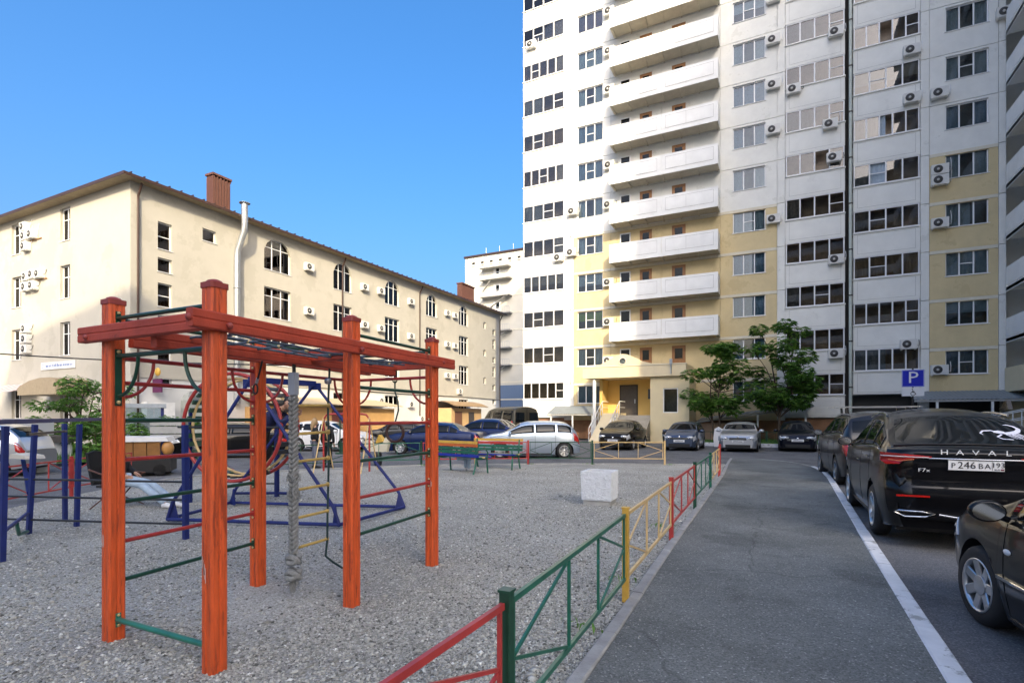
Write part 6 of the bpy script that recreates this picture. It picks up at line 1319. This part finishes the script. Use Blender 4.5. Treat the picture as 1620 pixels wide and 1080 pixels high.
STAND = dict(pel=(0, 0, .95), che=(0, 0, 1.27), nec=(0, 0, 1.46), hea=(0, -.01, 1.57), shl=(.17, 0, 1.38), ell=(.23, .02, 1.12), wrl=(.21, -.08, .88), shr=(-.17, 0, 1.38), elr=(-.23, .02, 1.12), wrr=(-.21, -.08, .88), hl=(.09, 0, .88), kl=(.10, -.01, .50), al=(.10, .02, .09), hr=(-.09, 0, .88), kr=(-.10, -.02, .50), ar=(-.11, 0, .09))
M_JBLK = mat("black_jacket", (.008, .008, .010), .8, var=.2); M_JNAVY = mat("navy_jacket", (.010, .016, .07), .7, var=.2); M_JEAN = mat("grey_jeans", (.14, .15, .19), .85, var=.2, vscale=8); M_LJEAN = mat("light_blue_jeans", (.36, .46, .56), .85, var=.15, vscale=8); M_BLKT = mat("black_trousers", (.010, .010, .013), .85); M_SHW = mat("white_sneaker", (.68, .68, .68), .6); M_SHD = mat("dark_shoe", (.02, .02, .02), .6)
pA = G_(498, 738); person("person with fair hair in a black jacket standing behind the rope ladder", (pA[0], pA[1], RZ + .02), R(150), STAND, M_JBLK, M_JEAN, M_HAIRB, M_SHD, (1.05, 1.05, 1.3), .92)
pB = G_(518, 737); person("dark-haired person in black standing right of the fair-haired person", (pB[0], pB[1], RZ + .02), R(200), STAND, M_JBLK, M_BLKT, M_HAIRD, M_SHD, (1, 1, 1), .88)
BEND = dict(pel=(0, 0, .80), che=(.22, 0, 1.10), nec=(.40, 0, 1.22), hea=(.52, -.02, 1.27), shl=(.30, .17, 1.15), ell=(.48, .22, .95), wrl=(.62, .15, 1.10), shr=(.30, -.17, 1.15), elr=(.48, -.22, .95), wrr=(.62, -.15, 1.10), hl=(0, .09, .74), kl=(.12, .10, .42), al=(-.05, .10, .09), hr=(0, -.09, .74), kr=(.10, -.10, .42), ar=(-.08, -.10, .09), toel=(1, 0, 0), toer=(1, 0, 0))
pC = (-8.55, 6.75); person("child in a navy jacket leaning forward inside the drum frame", (pC[0], pC[1], .55), R(28), BEND, M_JNAVY, M_JBLK, M_HAIRD, M_SHD, (1.05, 1.05, 1.1), 1.0)
SIT = dict(pel=(0, 0, .55), che=(0, .10, .84), nec=(0, .12, 1.03), hea=(0, .08, 1.15), shl=(.17, .1, .95), ell=(.24, .02, .72), wrl=(.15, -.2, .64), shr=(-.17, .1, .95), elr=(-.24, .02, .72), wrr=(-.15, -.2, .64), hl=(.09, -.05, .54), kl=(.11, -.48, .52), al=(.12, -.86, .10), hr=(-.09, -.05, .54), kr=(-.12, -.46, .53), ar=(-.10, -.80, .10))
KID = {k: (x, y, z * .98) for k, (x, y, z) in SIT.items()}; KID.update(kl=(.10, -.34, .50), al=(.10, -.36, .09), kr=(-.10, -.34, .50), ar=(-.12, -.30, .09), che=(0, .04, .72), nec=(0, .0, .84), hea=(0, -.08, .90), shl=(.15, .03, .80), shr=(-.15, .03, .80), ell=(.2, -.08, .64), elr=(-.2, -.08, .64), wrl=(.1, -.22, .55), wrr=(-.1, -.22, .55))
person("child in light jeans and white sneakers sitting on the slatted bench", (-8.55, 13.66, -.02), math.pi + R(-12), KID, M_JNAVY, M_LJEAN, M_HAIRD, M_SHW, (1, 1, 1), .82)
# person in a folding chair, behind the left red post
pD = G_(190, 800); chz = R(112)
ch = thing("folding_chair", "black folding camping chair left of the red post", "chair", (pD[0], pD[1], -.02), chz)
MB().box(-.27, .27, -.22, .22, .38, .42).obj("seat", M_BLACKP, ch); 
b = MB(); prf = [(-.25, .28, .42), (-.22, .38, .72), (-.20, .44, .98), (0, .47, 1.02), (.20, .44, .98), (.22, .38, .72), (.25, .28, .42), (0, .32, .42)]
b.add([(x, y, z) for x, y, z in prf] + [(x, y + .05, z) for x, y, z in prf], [tuple(range(8)), tuple(range(8, 16))[::-1]] + [(i, (i + 1) % 8, 8 + (i + 1) % 8, 8 + i) for i in range(8)]); b.obj("backrest", mat("black_canvas", (.008, .008, .009), .85), ch)
for s in (-1, 1): MB().tube([(s * .27, -.24, .02), (s * -.0 + s * .05, .05, .22), (s * -.2 + s * .1, .30, .42)], .012, 6).tube([(s * .27, .34, .0), (s * .20, .0, .3), (s * .27, -.22, .6)], .012, 6).tube([(s * .29, -.24, .6), (s * .29, .1, .62), (s * .27, .36, .7)], .016, 6).obj("leg", mat("bronze_tube", (.12, .05, .03), .5), ch)
person("person in pale blue jeans sitting in the folding chair with legs stretched out", (pD[0], pD[1], -.06), chz, {**SIT, 'kl': (.11, -.50, .47), 'al': (.12, -.98, .13), 'kr': (-.10, -.49, .48), 'ar': (-.10, -.96, .14)}, M_JBLK, M_LJEAN, M_HAIRD, M_SHW, (1, 1, 1), .98)

# ================================================================== small things
wp = thing("white_post", "square white concrete post at the far left beyond the blue bars", "post", (*G_(64, 743), 0)); MB().prism([(-.14, -.14), (.14, -.14), (.14, .14), (-.14, .14)], 'z', RZ, .76).obj("shaft", M_WHITE, wp); MB().box(-.15, .15, -.15, .15, .76, .80).obj("cap", M_WHITE, wp)
tk = thing("market_table", "grey-topped low table with red-lettered banner under the small tree", "table", (-22.6, 8.9, RZ), R(-62))
MB().box(-1.5, 1.5, -.35, .35, .78, 1.02).obj("table_top", mat("grey_brown_top", (.16, .14, .13), .7, var=.15), tk)
for s in (-1, 1): MB().box(s * 1.35 - .05, s * 1.35 + .05, -.3, .3, 0, .775).obj("leg", M_WHITE, tk)
bn = MB().box(-1.3, .75, -.30, -.27, 1.06, 1.62).obj("banner", M_PLATE, tk); 
MB().box(-1.3, .75, -.31, -.302, 1.06, 1.1).box(-1.3, .75, -.31, -.302, 1.58, 1.62).box(.71, .75, -.31, -.302, 1.1, 1.58).box(-1.3, -1.26, -.31, -.302, 1.1, 1.58).obj("banner_edge", mat("red_print", (.45, .03, .03), .5), bn); add_text("banner_print", "23 80", .42, MATS["red_print"], bn, (.0, -.304, 1.33), '-y', 1.2)
ctt = thing("seat_cart", "parked cart with brown padded seat under a white top", "cart", (*G_(226, 748), RZ), R(50))
MB().box(-.75, .7, -.05, .05, .05, .45).box(-.75, .75, -.5, .6, .12, .5).obj("chassis", M_BLACKP, ctt); MB().prism([(-.82, .98), (.72, .98), (.66, 1.10), (-.76, 1.12)], 'y', -.55, .55).obj("top", M_WHITE, ctt)
M_LEATH = mat("brown_leather", (.24, .11, .03), .4, var=.2)
for i in range(4): MB().box(-.76 + i * .32, -.46 + i * .32, -.50, -.30, .5, .97).obj("seat_cushion", M_LEATH, ctt)
MB().ball((.68, -.42, .78), .16, .14, .2, 12, 8).obj("side_cushion", mat("tan_leather", (.45, .22, .06), .4), ctt)
for x in (-.55, .5):
    for y in (-.45, .5): MB().lathe([(0, -.05), (.16, -.05), (.18, 0), (.16, .05), (0, .05)], (x, y, .18), 'y', 16).obj("wheel", M_TYRE, ctt)
bx = thing("kiosk_cabinet", "stacked grey crates with printed lids beside the pale vent duct", "cabinet", (*G_(268, 722), RZ), R(50)); 
for i in range(3): MB().box(-.6, .6, -.4, .4, .7 + i * .32, .98 + i * .32).obj("crate", mat("grey_crate", (.33, .34, .34), .6, var=.1), bx)
MB().box(-.55, .55, -.38, .38, 0, .69).obj("base", P_BLUE, bx)
gz = thing("glazed_kiosk", "blue-framed glazed kiosk behind the first red post", "kiosk", (-26.4, 14.4, RZ), R(60))
for x in (-.9, .9):
    for y in (-.5, .5): MB().box(x - .06, x + .06, y - .06, y + .06, 0, 2.1).obj("post", M_BLU, gz)
MB().box(-1.05, 1.05, -.65, .65, 2.1, 2.28).obj("roof", M_GREYM, gz); MB().box(-.84, .84, -.5, -.49, .1, 2.08).obj("pane", M_PANE, gz)
for nm, lab, px_, py_, z, m in (("litter_bin", "black litter bin left of the blue-grey hatchback", -5.75, 31.0, .0, M_BLACKM), ("white_sack", "white sack standing on the kerb beside the silver saloon", -3.05, 31.6, .0, M_PLASTIC)):
    t = thing(nm, lab, nm.split("_")[1] if nm != "litter_bin" else "bin", (px_, py_, RZ + (.04 if nm == "white_sack" else 0)))
    if nm == "litter_bin": MB().lathe([(0, 0), (.22, 0), (.27, .75), (.29, .78), (.2, .95), (0, 1.0)], (0, 0, 0), 'z', 16).obj("bin_body", m, t); MB().lathe([(.27, .6), (.285, .6), (.285, .7), (.27, .7)], (0, 0, 0), 'z', 16).obj("band", M_STEEL, t)
    else: MB().prism([(-.26, 0), (.24, 0), (.28, .5), (.2, .95), (-.05, 1.1), (-.24, .98), (-.3, .45)], 'y', -.16, .16).obj("sack_body", m, t); MB().box(-.05, .2, -.165, -.161, .35, .6).obj("print", M_GREYM, t)
# overhead wire
wr = thing("overhead_wire", "dark overhead wire sagging across the left building", "wire", (-24, 10, 4))
a, b_ = Vector((-36.0, 4.0, 5.0)), Vector((-18.6, 17.5, 3.9)); MB().tube([a.lerp(b_, i / 14) + Vector((0, 0, -.35 * math.sin(math.pi * i / 14))) for i in range(15)], .028, 5).obj("cable", M_BLACKP, wr, (-24, 10, 4))
